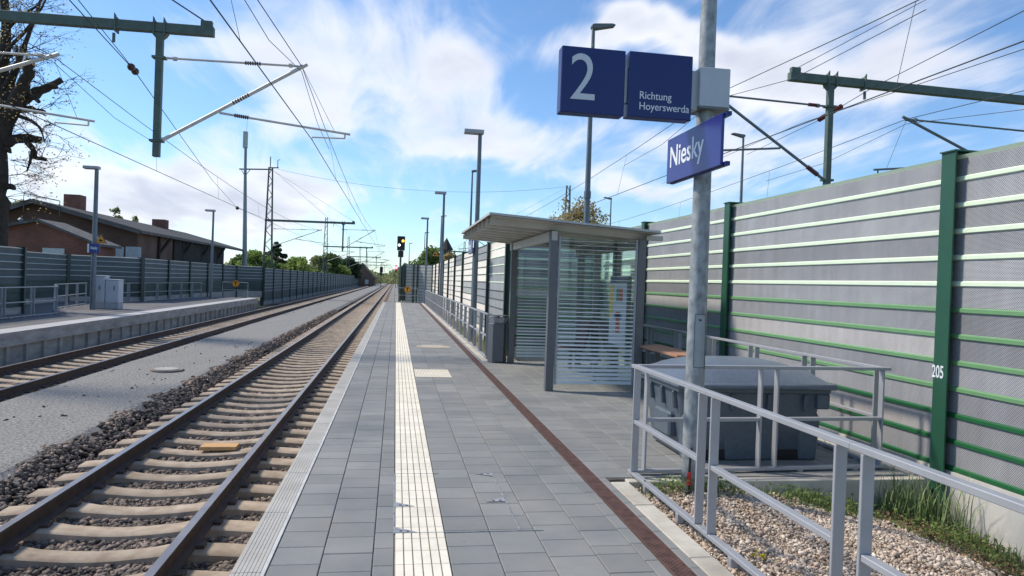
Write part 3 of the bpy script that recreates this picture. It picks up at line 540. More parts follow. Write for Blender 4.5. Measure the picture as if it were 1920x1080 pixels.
# left wall
LP = [(-12.4, 2), (-12.4, 7), (-12.4, 12), (-12.4, 17), (-12.35, 21.5), (-12.3, 26), (-15.1, 31.6), (-15.3, 36.4), (-12.75, 38.6), (-12.65, 42.5), (-12.6, 46.5), (-12.55, 50.5), (-12.5, 54.5), (-12.4, 58.5), (-10.7, 60.5)]
wall_bays('noise_barrier', 'dark teal noise barrier with pale ledges behind the opposite platform', LP, 2.18, .22, 8, lambda bi, r: 0 if r < 5 else 1, lambda bi, r: 2 if r < 4 else (4 if r < 7 else 3),
          [M['lwA'], M['lwB'], M['lwL'], M['thin'], mat('left_wall_band', (.06, .10, .06))], -.3, M['concrete_d'], mat('dark_post', (.018, .042, .034), .5), bandh=.035, out=.03, side=-1, postw=.22)
LP2 = [(-10.7, 60.5)] + [(-10.65, 65 + 5 * k) for k in range(34)]
wall_bays('noise_barrier', 'long dark noise barrier receding along the far track beyond the opposite platform', LP2, 2.1, -.62, 10, lambda bi, r: 0, lambda bi, r: 2 if r < 7 else 3,
          [M['lwA'], M['lwB'], M['lwL'], M['thin']], -.95, M['concrete_d'], M['thin'], bandh=.035, out=.03, side=-1, postw=.16)
# ------------------------------------------------------------------ LEFT PLATFORM
LX0 = -9.0; LY1 = 49.2
b = MB(); b.box(-16, 2, -1.0, LX0 - .14, LY1, -.012); b.box(-10.7, 2, -.011, -10.3, LY1, -.006); struct(b.build('platform_slab', mat('far_paving', (.145, .142, .14), .85, amp=.25, sc=.8)))
b = MB(); y = 2
while y < LY1: b.box(-9.62, y + .006, -.012, LX0, min(y + 1.99, LY1) - .006, 0); y += 2
struct(b.build('platform_edge', mat('far_coping', (.47, .46, .45), .8, amp=.1, sc=1)))
b = MB(); b.box(LX0 - .10, 2, -.27, LX0 - .004, LY1, -.0125); b.box(LX0 - .13, 2, -.33, LX0 + .03, LY1, -.2705)
b.box(LX0 - .35, 2, -1.1, LX0 - .10, LY1, -.3305)
y = 2.3
while y < LY1: b.box(LX0 - .10, y, -.98, LX0 - .035, y + .16, -.331); y += .9
struct(b.build('platform_wall', M['concrete_d']))
# ------------------------------------------------------------------ RAILINGS
def frame_seg(b, p, q, ztop=.93, zmid=.47, zbot=.03, feet=.12, w=.055, tr=.018, rails=.03, lip=.0):
    p = Vector(p); q = Vector(q); d = (q - p).normalized(); nrm = Vector((-d.y, d.x, 0)); base = p.z
    for o in (p + d * .02, q - d * .02): b.bar(o + Vector((0, 0, zbot)), o + Vector((0, 0, ztop - rails / 2 - .001)), tr, w, up=nrm)
    for z in (ztop, zmid, zbot):
        e = .045 if z != zmid else -.03; b.bar(p - d * e + Vector((0, 0, z)), q + d * e + Vector((0, 0, z)), .05, rails)
def frames(b, pts): 
    for p, q in pts: frame_seg(b, p, q)
def foot(b, x, y, z0=-.15): b.box(x - .025, y - .02, z0, x + .025, y + .02, .014)
def rail_line(name, label, A, Bp, seg, gap, ends=True, corner=None, ft=-.18):
    A = Vector(A); Bp = Vector(Bp); d = Bp - A; L = d.length; d.normalize(); t = thing(name, label, 'railing', A)
    n = max(1, round(L / (seg + gap))); sg = (L - gap * (n - 1)) / n
    ups = []
    for k in range(n):
        p = A + d * (k * (sg + gap)); q = p + d * sg; ups += [p, q]
        for e in (p + d * .03, q - d * .03):
            nrm = Vector((-d.y, d.x, 0)); c = MB(); c.bar(e + Vector((0, 0, .046)), e + Vector((0, 0, .914)), .06, .018, up=d); c.build('post', M['railing'], t, bevel=.002)
        for z, nm in ((.93, 'top_rail'), (.47, 'mid_rail'), (.03, 'bottom_rail')):
            ex = gap / 2 if z != .47 else -.041; c = MB(); c.bar(p - d * ex + Vector((0, 0, z)), q + d * ex + Vector((0, 0, z)), .05, .03)
            if z == .03:
                for u in (.25, .75):
                    w = p + d * (sg * u); c.box(w.x - .024, w.y - .024, ft, w.x + .024, w.y + .024, .0145)
            c.build(nm, M['railing'], t, bevel=.003)
    return t
rail_line('railing', 'grey steel railing along the gravel bed beside the drain, nearest the camera', (2.04, 5.76, 0), (2.04, -.03, 0), 1.35, .13)
rail_line('railing', 'short grey railing across in front of the grit bin', (2.12, 5.80, 0), (4.50, 5.92, 0), 1.14, .10)
rail_line('railing', 'grey railing between the grit bin and the perforated wall', (4.50, 6.0, 0), (4.42, 14.2, 0), 1.14, .10)
rail_line('railing', 'long grey railing receding from the litter bin to the platform end', (1.93, 14.75, 0), (1.93, 46.5, 0), 1.14, .10)
rail_line('railing', 'railing closing off the opposite platform in front of the first dark wall bay', (-11.55, 8.0, 0), (-11.35, 26.3, 0), 1.5, .12)
rail_line('railing', 'short railing returning to the dark wall beside the grey utility cabinets', (-11.42, 26.42, 0), (-12.25, 28.2, 0), 1.5, .12)
rail_line('railing', 'railing in the wall recess behind the grey utility cabinets', (-12.7, 29.3, 0), (-13.5, 34.0, 0), 1.5, .12)
rail_line('railing', 'railing behind the opposite platform right of the utility cabinets', (-13.0, 35.6, 0), (-12.05, 47.2, 0), 1.5, .12)
# ------------------------------------------------------------------ MAIN SIGN POLE
def lamp_pole(label, loc, sgn=-1, top=5.86, r0=.085, r1=.055, m='galvfar', doorz=None, head=True, group=None):
    t = thing('platform_lamp', label, 'street lamp', loc, group); b = MB(local=True); z0 = -.5
    b.tube([(0, 0, z0), (0, 0, .2), (0, 0, top)], [r0, r0, r1], 24 if m == 'galv' else 12); b.build('pole', M[m], t, smooth=50)
    b = MB(local=True); s_ = sgn; x0, x1 = (-.46, .10); b.box(x0, -.13, top, x1, .13, top + .11); b.box(x0 + .02, -.11, top - .012, x1 - .12, .11, top - .0005); hd = b.build('lamp_head', M['lamphead'], t, bevel=.01)
    return t
mp = lamp_pole('galvanised pole carrying the platform number and station name signs in the gravel bed', (2.45, 5.50, 0), m='galv', r0=.081, r1=.056)
mp.name = 'sign_pole'; mp['category'] = 'pole'
b = MB()
for i in range(9):
    a0 = R(-125 + i * 8.2); a1 = R(-125 + (i + 1) * 8.2)
    for z0, z1_ in ((.97, 1.40),): b.face([(2.45 + .0795 * math.cos(a0), 5.5 + .0795 * math.sin(a0), z0), (2.45 + .0795 * math.cos(a1), 5.5 + .0795 * math.sin(a1), z0), (2.45 + .0765 * math.cos(a1), 5.5 + .0765 * math.sin(a1), z1_), (2.45 + .0765 * math.cos(a0), 5.5 + .0765 * math.sin(a0), z1_)])
dr = b.build('service_door', mat('pole_door', (.33, .37, .39), .5, .4, amp=.12, sc=9), mp, smooth=True, fix=False)
b = MB()
def onp(a, z, rr=None):
    rr = (.0805 - (z - .97) * .007) if rr is None else rr - .0085
    return (2.45 + rr * math.cos(R(a)), 5.5 + rr * math.sin(R(a)), z)
loop = [onp(-125 + i * 7.4, 1.40) for i in range(11)] + [onp(-51, 1.40 - i * .043) for i in range(11)] + [onp(-51 - i * 7.4, .97) for i in range(11)] + [onp(-125, .97 + i * .043) for i in range(11)]
b.tube(loop, .0018, 5); b.tube([onp(-95, 1.355, .086), onp(-95, 1.355, .092)], .009, 10); b.build('door_seam', M['black'], dr)
b = MB(); b.tube([(2.45, 5.5, .228), (2.45, 5.5, .236)], .0825, 24); b.build('weld_ring', M['galv'], mp, smooth=50)
# direction sign
t = thing('platform_sign', 'dark blue double sign reading 2 and Richtung Hoyerswerda on the near pole', 'sign', (2.5, 5.5, 3.2))
ys_ = 5.42
def signbox(x0, x1, z0, z1_):
    b = MB(); b.box(x0, ys_ - .03, z0, x1, ys_ + .09, z1_); return b.build('sign_panel', M['blue'], t, bevel=.006)
s1 = signbox(1.21, 1.725, 2.945, 3.46); s2 = signbox(1.755, 2.285, 2.95, 3.465)
text('numeral', '2', .52, M['signw'], Matrix.Translation((1.27, ys_ - .0315, 3.05)) @ FACE_CAM, s1, sx=.88, bold=-.001)
text('lettering', 'Richtung', .085, M['white'], Matrix.Translation((1.845, ys_ - .0315, 3.095)) @ FACE_CAM, s2, sx=.90, bold=0)
text('lettering', 'Hoyerswerda', .085, M['white'], Matrix.Translation((1.845, ys_ - .0315, 3.01)) @ FACE_CAM, s2, sx=.90, bold=0)
b = MB(); b.box(1.726, ys_ + .0, 3.06, 1.754, ys_ + .05, 3.34); b.build('bracket', M['signbox'], t)
b = MB(); b.box(2.286, ys_ + .0, 3.05, 2.352, ys_ + .07, 3.36); b.build('bracket', M['signbox'], t)
b = MB(); b.box(2.345, ys_ - .05, 3.07, 2.60, ys_ + .20, 3.385); b.build('housing', M['signbox'], t, bevel=.006)
b = MB(); b.box(2.345, ys_ - .052, 3.055, 2.60, ys_ + .20, 3.068); b.build('housing_base', M['darkgrey'], t)
def namesign(label, loc, flip=False):
    t = thing('station_sign', label, 'sign', loc); x, y, z = loc
    b = MB(); b.box(x - .012, y - .52, z - .19, x + .012, y + .52, z + .19); b.build('sign_panel', M['bluelit'], t, bevel=.004)
    b = MB(); b.box(x + .013, y - .56, z + .165, x + .045, y + .50, z + .195); b.box(x + .013, y - .56, z - .195, x + .045, y + .50, z - .165); b.build('rear_rail', M['blue'], t)
    text('lettering', 'Niesky', .25, M['white'], Matrix.Translation((x - .0125, y + .46, z - .06)) @ FACE_LEFT, t, sx=.98, bold=.003)
    return t
namesign('blue station name sign Niesky on the near galvanised pole', (2.30, 5.36, 2.70))
namesign('edge-on blue station name sign on the lamp pole behind the shelter roof', (2.10, 20.5, 2.60))
# cable gland at pole foot
t = thing('earthing_cable', 'black earthing cable with red sleeve clamped to the foot of the sign pole', 'cable', (2.40, 5.40, 0))
b = MB(); b.tube([(2.40, 5.40, .32), (2.385, 5.385, .27), (2.38, 5.38, .15), (2.385, 5.385, .02), (2.40, 5.39, -.10)], .010, 8); b.build('cable', M['black'], t, smooth=True)
b = MB(); b.tube([(2.376, 5.376, .13), (2.378, 5.378, .03)], .017, 10); b.build('sleeve', M['red'], t, smooth=50)
b = MB(); b.tube([(2.40, 5.40, .29), (2.39, 5.39, .20)], .016, 8); b.build('clamp', M['galv'], t)
b = MB(); b.tube([(2.385, 5.385, -.12), (2.385, 5.385, -.03)], [.045, .03], 10); b.build('foot', M['black'], t)
# other platform lamps
lamp_pole('platform lamp rising behind the shelter roof, with a small blue sign below', (2.25, 20.4, 0))
lamp_pole('second platform lamp behind the long railing, with triangle warning sign beside it', (2.20, 35.1, 0))
lamp_pole('farthest platform lamp on the near side, near the signal', (2.02, 49.4, 0), top=5.8)
l1 = lamp_pole('left lamp on the opposite platform beside the utility cabinets', (-11.55, 29.7, 0), top=5.42, r0=.10, r1=.07)
lamp_pole('lamp further along the opposite platform, at its far end', (-10.95, 45.0, 0), top=5.25)
# signs on poles
def triangle(label, x, y, z, s=.36):
    t = thing('warning_sign', label, 'sign', (x, y, z)); f0 = lambda u, v, o: (x + u, y - o, z + v); c = s / math.sqrt(3)
    tri = lambda k: [(0, c * k), (-s / 2 * k, -c / 2 * k), (s / 2 * k, -c / 2 * k)]
    b = MB(); b.prism(tri(1.0), lambda u, v: f0(u, v, 0), lambda u, v: f0(u, v, .01)); b.build('border', M['black'], t)
    b = MB(); b.prism(tri(.93), lambda u, v: f0(u, v, .0105), lambda u, v: f0(u, v, .012)); b.mi = 1; b.prism(tri(.84), lambda u, v: f0(u, v, .0125), lambda u, v: f0(u, v, .013)); b.mi = 0; b.prism(tri(.74), lambda u, v: f0(u, v, .0135), lambda u, v: f0(u, v, .014)); b.build('face', [M['orange'], M['black']], t)
    b = MB(); b.prism([(-.07, -.06), (.08, -.05), (.085, -.02), (.03, .0), (.0, .05), (-.03, .03), (-.07, -.01)], lambda u, v: f0(u, v, .0145), lambda u, v: f0(u, v, .016)); b.build('pictogram', M['black'], t)
    return t
triangle('yellow triangular warning sign beside the lamp pole at the long railing', 1.86, 34.9, 2.88)
triangle('yellow triangular warning sign on the lamp pole by the utility cabinets', -11.2, 29.4, 2.68, .42)
b = MB(); b.bar((1.86, 34.95, 2.80), (2.2, 34.99, 2.80), .02, .02); b.build('bracket', M['galv'], [o for o in C.objects if o.name == 'warning_sign'][0])
b = MB(); b.bar((-11.55, 29.45, 2.86), (-11.2, 29.42, 2.86), .02, .02); b.build('bracket', M['galv'], [o for o in C.objects if o.name == 'warning_sign.001'][0])
t = thing('station_sign', 'small blue station name sign on the lamp pole of the opposite platform', 'sign', (-11.42, 29.5, 2.36))
b = MB(); b.box(-11.72, 29.50, 2.19, -11.66, 29.70, 2.53); b.build('side_panel', M['white'], t)
b = MB(); b.face([(-11.65, 29.52, 2.18), (-11.22, 29.35, 2.18), (-11.22, 29.35, 2.54), (-11.65, 29.52, 2.54)]); b.face([(-11.65, 29.56, 2.18), (-11.22, 29.39, 2.18), (-11.22, 29.39, 2.54), (-11.65, 29.56, 2.54)]); b.face([(-11.22, 29.35, 2.18), (-11.22, 29.39, 2.18), (-11.22, 29.39, 2.54), (-11.22, 29.35, 2.54)]); b.face([(-11.65, 29.52, 2.54), (-11.22, 29.35, 2.54), (-11.22, 29.39, 2.54), (-11.65, 29.56, 2.54)]); pn = b.build('sign_panel', M['bluelit'], t)
text('lettering', 'Niesky', .15, M['white'], Matrix.Translation((-11.61, 29.50, 2.32)) @ Matrix.Rotation(R(-21.5), 4, 'Z') @ FACE_CAM, pn, sx=.75, bold=.003)
def tsign(label, x, y, z, w=.9, h=1.0):
    t = thing('barrier_sign', label, 'sign', (x, y, 0)); b = MB(); b.tube([(x, y, z), (x, y - .012, z)], .225, 28); b.build('disc', M['orange'], t)
    b = MB(); n = 28
    for r0, r1, yo in ((.205, .188, -.013),):
        vs = [(x + rr * math.cos(2 * math.pi * i / n), y + yo, z + rr * math.sin(2 * math.pi * i / n)) for i in range(n) for rr in (r0, r1)]; b.idx(vs, [(2 * i, 2 * i + 1, (2 * i + 3) % (2 * n), (2 * i + 2) % (2 * n)) for i in range(n)])
    b.box(x - .03, y - .0145, z - .13, x + .03, y - .013, z + .12); b.box(x - .09, y - .0145, z + .075, x + .09, y - .013, z + .13); b.build('symbol', M['black'], t, fix=False)
    return t
tsign('round orange disc with black mark at the end of the near platform', .80, 49.3, .90)
tsign('round orange disc with black mark on the barrier of the opposite platform', -10.35, 48.8, .92)
def barrier(label, x0, x1, y):
    t = thing('end_barrier', label, 'barrier', (x0, y, 0)); b = MB()
    b.tube([(x0, y, 0), (x0, y, 1), (x1, y, 1), (x1, y, 0)], .022, 8); b.bar((x0, y, .5), (x1, y, .5), .03, .03); b.build('frame', M['railing'], t); return t
barrier('tubular barrier closing the end of the near platform', -.05, 1.5, 49.4)
barrier('tubular barrier closing the end of the opposite platform', -11.2, -9.6, 48.9)
# ------------------------------------------------------------------ SHELTER
SX0, SX1, SY0, SY1 = 2.32, 3.70, 10.42, 14.0
t = thing('platform_shelter', 'glass waiting shelter with grey posts and ribbed overhanging roof', 'shelter', (SX0, SY0, 0))
def zr(x): return 2.60 - .058 * (x - 1.30)
for (x, y) in ((SX0, SY0), (SX0, SY1)):
    b = MB(); b.box(x - .06, y - .04, 0, x + .06, y + .08, zr(x) - .14); b.build('post', M['darkgrey'], t, bevel=.004)
for (x, y) in ((SX1, SY0), (SX1, 11.6), (SX1, 12.8), (SX1, SY1)):
    b = MB(); b.box(x - .06, y - .04, 0, x + .06, y + .08, zr(x) - .12); b.build('post', M['darkgrey'], t, bevel=.004)
# roof: ribs run across (X), front fascia
b = MB(); RX0, RX1, RY0, RY1 = 1.30, 3.90, 10.15, 14.65; y = RY0; pit = .58; pr = []
while y < RY1 - .01:
    pr += [(y, 0), (y + .34, 0), (y + .36, -.085), (y + .56, -.085), (y + pit, 0)]; y += pit
for i in range(len(pr) - 1):
    (ya, za), (yb, zb) = pr[i], pr[i + 1]
    if yb <= ya: continue
    b.face([(RX0 + .05, ya, zr(RX0 + .05) - .03 + za), (RX1 - .05, ya, zr(RX1 - .05) - .03 + za), (RX1 - .05, yb, zr(RX1 - .05) - .03 + zb), (RX0 + .05, yb, zr(RX0 + .05) - .03 + zb)])
b.face([(RX0, RY0, zr(RX0) + .012), (RX1, RY0, zr(RX1) + .012), (RX1, RY1, zr(RX1) + .012), (RX0, RY1, zr(RX0) + .012)])
for (xa, ya, xb, yb) in ((RX0, RY0, RX1, RY0), (RX1, RY0, RX1, RY1), (RX1, RY1, RX0, RY1), (RX0, RY1, RX0, RY0)):
    b.face([(xa, ya, zr(xa) + .012), (xb, yb, zr(xb) + .012), (xb, yb, zr(xb) - .022), (xa, ya, zr(xa) - .022)])
b.build('roof', M['roofsheet'], t, fix=False)
b = MB(); b.bar((SX0, SY0 - .05, zr(SX0) - .21), (SX0, RY1 - .35, zr(SX0) - .21), .09, .14); b.build('beam', M['roofsheet'], t, bevel=.003)
b = MB(); b.bar((SX1, SY0 - .05, zr(SX1) - .20), (SX1, RY1 - .35, zr(SX1) - .20), .09, .12); b.bar((SX0, 12.2, zr(SX0) - .19), (SX1, 12.2, zr(SX1) - .19), .06, .08); b.build('beam', M['darkgrey'], t)
b = MB(); b.box(SX1 + .06, SY0 - .05, zr(SX1) - .13, SX1 + .32, SY0 + .05, zr(SX1) - .06); b.build('gutter_arm', M['roofsheet'], t, bevel=.003)
def glasspane(name, p, q, z0, z1_, n, m, fr=None):
    p = Vector(p); q = Vector(q); d = (q - p).normalized(); nr = Vector((-d.y, d.x, 0)) * .004
    b = MB(); b.idx([p + nr + Vector((0, 0, z0)), q + nr + Vector((0, 0, z0)), q - nr + Vector((0, 0, z0)), p - nr + Vector((0, 0, z0)), p + nr + Vector((0, 0, z1_)), q + nr + Vector((0, 0, z1_)), q - nr + Vector((0, 0, z1_)), p - nr + Vector((0, 0, z1_))], [(0, 1, 2, 3), (4, 5, 6, 7), (0, 1, 5, 4), (1, 2, 6, 5), (2, 3, 7, 6), (3, 0, 4, 7)])
    g = b.build(name, m, t)
    if n:
        b = MB(); h = (z1_ - z0) / n
        for k in range(n):
            zz = z0 + .01 + k * h; w = max(.005, fr * (1 - k / n) ** 1.9); e = nr * 1.35
            b.face([p - e + Vector((0, 0, zz)), q - e + Vector((0, 0, zz)), q - e + Vector((0, 0, zz + w)), p - e + Vector((0, 0, zz + w))])
        b.build('frit_stripes', M['frit'], g, fix=False)
    return g
glasspane('glass_pane', (SX0 + .10, SY0, 0), (SX1 - .08, SY0, 0), .10, 2.32, 35, M['glass'], .05)
glasspane('glass_pane', (SX0 + .10, SY1, 0), (SX1 - .08, SY1, 0), .12, 2.32, 35, M['glass'], .038)
for ya, yb in ((10.55, 11.53), (11.75, 12.73), (12.95, 13.93)): glasspane('glass_pane', (SX1, ya, 0), (SX1, yb, 0), .12, 2.3, 0, M['glass'])
for x in (SX0 + .09, SX1 - .08): b = MB(); b.bar((x, SY0 - .008, .10), (x, SY0 - .008, 2.33), .03, .03); b.build('glass_clamp', M['lamphead'], t)
# timetable case on the rear side
t2 = thing('notice_board', 'timetable notice board with coloured posters hanging inside the shelter', 'notice board', (SX1 - .1, 11.1, 1.2))
b = MB(); b.box(SX1 - .13, 10.62, .62, SX1 - .07, 11.55, 1.78); b.build('frame', M['darkgrey'], t2, bevel=.003)
b = MB(); b.box(SX1 - .137, 10.66, .66, SX1 - .131, 11.51, 1.66); b.build('paper', mat('notice_paper', (.45, .5, .56), .5, amp=.08, sc=9), t2)
for (y0, y1, z0, z1_, m, nm) in ((11.34, 11.49, 1.08, 1.62, 'yellow', 'poster'), (11.02, 11.16, 1.36, 1.58, 'greenp', 'poster'), (10.84, 11.02, 1.36, 1.58, 'redp', 'poster'), (10.95, 11.15, .86, 1.20, 'redp', 'poster'), (10.86, 11.24, 1.08, 1.16, 'bluep', 'poster')):
    b = MB(); b.box(SX1 - .1405, y0, z0, SX1 - .1375 - (.001 if m == 'bluep' else 0), y1, z1_); b.build(nm, M[m], t2)
b = MB(); b.box(SX1 - .1385, 10.70, 1.68, SX1 - .1315, 11.46, 1.75); b.build('header', M['blue'], t2)
# seat row inside
t = thing('wire_seat', 'dark red shell seat on a steel beam inside the shelter', 'seat', (3.35, 13.0, 0))
b = MB()
for (py, pz0, pz1) in ((12.78, .42, .47),):
    b.box(3.02, 12.45, .42, 3.44, 13.15, .455); b.idx([(3.38, 12.45, .455), (3.44, 12.45, .455), (3.54, 12.45, .98), (3.50, 12.45, .98), (3.38, 13.15, .455), (3.44, 13.15, .455), (3.54, 13.15, .98), (3.50, 13.15, .98)], [(0, 1, 2, 3), (7, 6, 5, 4), (0, 4, 5, 1), (1, 5, 6, 2), (2, 6, 7, 3), (3, 7, 4, 0)])
b.build('seat_shell', M['chair'], t, bevel=.02)
b = MB(); b.bar((3.32, 11.2, .38), (3.32, 13.4, .38), .06, .06); b.box(3.29, 11.4, 0, 3.35, 11.5, .35); b.box(3.29, 13.1, 0, 3.35, 13.2, .35); b.build('beam', M['darkgrey'], t)
# wooden bench plank behind the near rear post
t = thing('bench', 'brown wooden bench by the rear corner post of the shelter', 'bench', (3.95, 9.8, 0))
b = MB()
for k in range(3): b.box(3.72 + k * .142, 8.95 - .0, .685, 3.855 + k * .142, 10.42 + k * .12, .72)
b.build('seat', M['wood'], t, bevel=.004)
for yy in (9.2, 10.2): b = MB(); b.box(3.80, yy, 0, 4.08, yy + .06, .04); b.box(3.91, yy, .04, 3.97, yy + .06, .64); b.box(3.76, yy, .64, 4.12, yy + .06, .684); b.build('leg', M['darkgrey'], t)
# litter bin (hexagonal, winged top)
t = thing('litter_bin', 'dark grey hexagonal litter bin with flared top beside the shelter post', 'litter bin', (2.05, 14.15, 0)); cx_, cy_ = 2.06, 14.12
hexp = [(-.20, .0), (-.12, -.15), (.10, -.15), (.19, .0), (.10, .15), (-.12, .15)]
b = MB(); b.prism(hexp, lambda u, v: (cx_ + u, cy_ + v, .01), lambda u, v: (cx_ + u, cy_ + v, .78)); b.build('body', M['litter'], t, bevel=.006)
b = MB(); b.prism(hexp, lambda u, v: (cx_ + u * .8, cy_ + v * .8, .781), lambda u, v: (cx_ + u * 1.05, cy_ + v * 1.05, .90)); b.build('flared_top', mat('bin_top', (.33, .36, .40), .35, .4), t)
b = MB(); b.prism(hexp, lambda u, v: (cx_ + u * 1.07, cy_ + v * 1.07, .93), lambda u, v: (cx_ + u * 1.07, cy_ + v * 1.07, .945)); b.box(cx_ - .01, cy_ - .1, .9, cx_ + .01, cy_ + .1, .93); b.build('lid', M['darkgrey'], t)
# ------------------------------------------------------------------ GRIT BIN
t = thing('grit_bin', 'large dark grey plastic grit bin with domed lid inside the railings', 'grit bin', (3.3, 6.6, 0))
gx0, gx1, gy0, gy1 = 2.64, 4.11, 6.22, 7.25
def taper(z, k=.055):  # inset at height
    return (1 - (z / .66)) * k * 1.6
b = MB()
zs = [.0, .10, .66]
ring = []
def ringpts(z):
    i = taper(z); x0, x1, y0, y1 = gx0 + i, gx1 - i, gy0 + i * .7, gy1 - i * .7; c = .07
    return [(x0 + c, y0, z), (x1 - c, y0, z), (x1, y0 + c, z), (x1, y1 - c, z), (x1 - c, y1, z), (x0 + c, y1, z), (x0, y1 - c, z), (x0, y0 + c, z)]
v = sum([ringpts(z) for z in (.02, .3, .66)], []); b.idx(v, [(k * 8 + i, k * 8 + (i + 1) % 8, (k + 1) * 8 + (i + 1) % 8, (k + 1) * 8 + i) for k in range(2) for i in range(8)] + [tuple(range(8)), tuple(range(16, 24))])
b.build('body', M['binplastic'], t, bevel=.012, smooth=35)
b = MB(); b.box(gx0 - .035, gy0 - .035, .645, gx1 + .035, gy1 + .035, .735)
for k in range(4): x = gx0 + .12 + k * .37; b.prism([(0, .645), (0, .46), (-.025, .50), (-.04, .645)], lambda u, v: (x, gy0 + u, v), lambda u, v: (x + .035, gy0 + u, v))
for yy in (gy0 + .12, gy0 + .42, gy0 + .72): b.prism([(0.02, .645), (0.045, .46), (-.02, .48), (-.035, .645)], lambda u, v: (gx0 + u, yy, v), lambda u, v: (gx0 + u, yy + .035, v))
for xx in (gx1 - .10,): b.box(xx, gy0 - .03, .50, gx1 + .03, gy0 + .2, .645)
b.build('rim', M['binplastic'], t, bevel=.012)
for sx in (gx0 + .20, gx1 - .48): b = MB(); b.box(sx, gy0 + .045, .0, sx + .28, gy0 + .5, .10); b.build('fork_pocket', M['black'], t)
for sx, ex in ((gx0 + .07, gx0 + .22), (gx0 + .48, gx1 - .46), (gx1 - .24, gx1 - .06)): b = MB(); b.prism([(sx, .0), (ex, .0), (ex + .03, .40), (ex - .01, .46), (sx + .01, .46), (sx - .03, .40)], lambda u, v: (u, gy0 + .03 - .02 * v, v), lambda u, v: (u, gy0 + .15, v)); b.build('foot_moulding', M['binplastic'], t, bevel=.015)
b = MB(); b.box(gx0 - .02, gy0 + .22, .18, gx0 + .1, gy0 + .62, .42); b.build('side_moulding', M['binplastic'], t, bevel=.02)
# lid: low dome with a raised panel
b = MB(); nx_, ny_ = 16, 10; vs = []
for j in range(ny_ + 1):
    for i in range(nx_ + 1):
        u = i / nx_ * 2 - 1; w = j / ny_ * 2 - 1; e = max(abs(u), abs(w)); hz_ = .742 + .185 * (1 - abs(u) ** 3.2) ** .8 * (1 - abs(w) ** 3) ** .8
        vs.append((3.375 + u * .79, 6.735 + w * .60, hz_))
n1 = nx_ + 1; b.idx(vs, [(j * n1 + i, j * n1 + i + 1, (j + 1) * n1 + i + 1, (j + 1) * n1 + i) for j in range(ny_) for i in range(nx_)])
b.build('lid', M['binlid'], t, smooth=40, fix=False)
b = MB(); b.box(2.57, 6.12, .69, 4.18, 7.35, .745); b.build('lid_rim', M['binlid'], t, bevel=.018, smooth=40)
b = MB(); b.prism([(-.30, .0), (.30, .0), (.22, .06), (-.22, .06)], lambda u, v: (3.55 + u * 1.6, 6.17 + v, .747 + v * .5), lambda u, v: (3.55 + u * 1.6, 6.40 + v, .86 + v * .4)); b.build('lid_handle', M['binlid'], t, bevel=.008)
# ------------------------------------------------------------------ UTILITY CABINETS
def cabinet(label, x0, x1, y, h):
    t = thing('utility_cabinet', label, 'utility cabinet', (x0, y, 0)); b = MB(); b.box(x0, y, 0.24, x1, y + .5, h); b.build('body', M['cab'], t, bevel=.01)
    b = MB(); b.box(x0 - .01, y - .015, .0, x1 + .01, y + .5, .238); b.build('plinth', mat('plinth', (.42, .42, .42), .8), t)
    b = MB(); b.box(x0 - .02, y - .03, h, x1 + .02, y + .52, h + .04); b.build('cap', M['cab'], t, bevel=.006)
    b = MB(); b.box(x0 + .03, y - .012, .28, x1 - .03, y - .001, h - .04); d = b.build('door', M['cab'], t, bevel=.003)
    b = MB(); b.box(x1 - .18, y - .03, .75, x1 - .14, y - .0125, .92); b.build('handle', M['darkgrey'], d); return t
cabinet('taller pale grey utility cabinet behind the left lamp pole', -11.80, -11.37, 30.3, 1.28)
cabinet('lower pale grey utility cabinet right of the taller one', -11.355, -10.86, 30.35, 1.14)
# ------------------------------------------------------------------ SIGNAL
def signal(label, x, y, z0, top, lights, s=1.):
    t = thing('railway_signal', label, 'signal', (x, y, z0)); b = MB(); b.tube([(x, y, z0), (x, y, top - 1.0 * s)], .07 * s, 10); b.build('mast', M['mastgreen'], t, smooth=50)
    b = MB(); b.box(x - .27 * s, y - .08, top - .98 * s, x + .27 * s, y + .08, top); hd = b.build('head', M['black'], t, bevel=.02 * s)
    b = MB(); b.box(x - .26 * s, y - .13, top - 1.01 * s, x + .26 * s, y - .0, top - .985 * s); b.build('sill', M['railing'], t)
    b = MB(); b.box(x - .19 * s, y - .07, top - 1.48 * s, x + .19 * s, y + .07, top - 1.02 * s); b.build('lower_box', M['black'], t, bevel=.02 * s)
    for (dx, dz, col, st, r) in lights:
        b = MB(); b.tube([(x + dx * s, y - .085, top + dz * s), (x + dx * s, y - .10, top + dz * s)], r * s, 16); b.build('lens', mat('lens_light', col, .3, emit=(col, st)), hd)
        b = MB(); n = 12
        for i in range(n):
            a0, a1 = math.pi * i / n - .1, math.pi * (i + 1) / n - .1; rr = (r + .02) * s; b.face([(x + dx * s + rr * math.cos(a0), y - .09, top + dz * s + rr * math.sin(a0)), (x + dx * s + rr * math.cos(a1), y - .09, top + dz * s + rr * math.sin(a1)), (x + dx * s + rr * math.cos(a1), y - .22, top + dz * s + rr * math.sin(a1) * .9), (x + dx * s + rr * math.cos(a0), y - .22, top + dz * s + rr * math.sin(a0) * .9)])
        b.build('hood', M['black'], hd, fix=False)
    return t
signal('railway signal at the platform end showing yellow and white lights', .27, 50.6, -.6, 4.62, [(.13, -.33, (1, .42, .03), 3.5, .085), (-.13, -.63, (1, .95, .9), 4, .075)])
signal('small distant signal with dark head between the two tracks', P(714.6, 520, y=210).x, 210, -.8, 5.0, [], 1.7)
signal('distant signal showing a red light beyond the platform end', P(742, 520, y=190).x, 190, -.8, 5.2, [(0, -.5, (1, .04, .10), 14, .30)], 1.2)
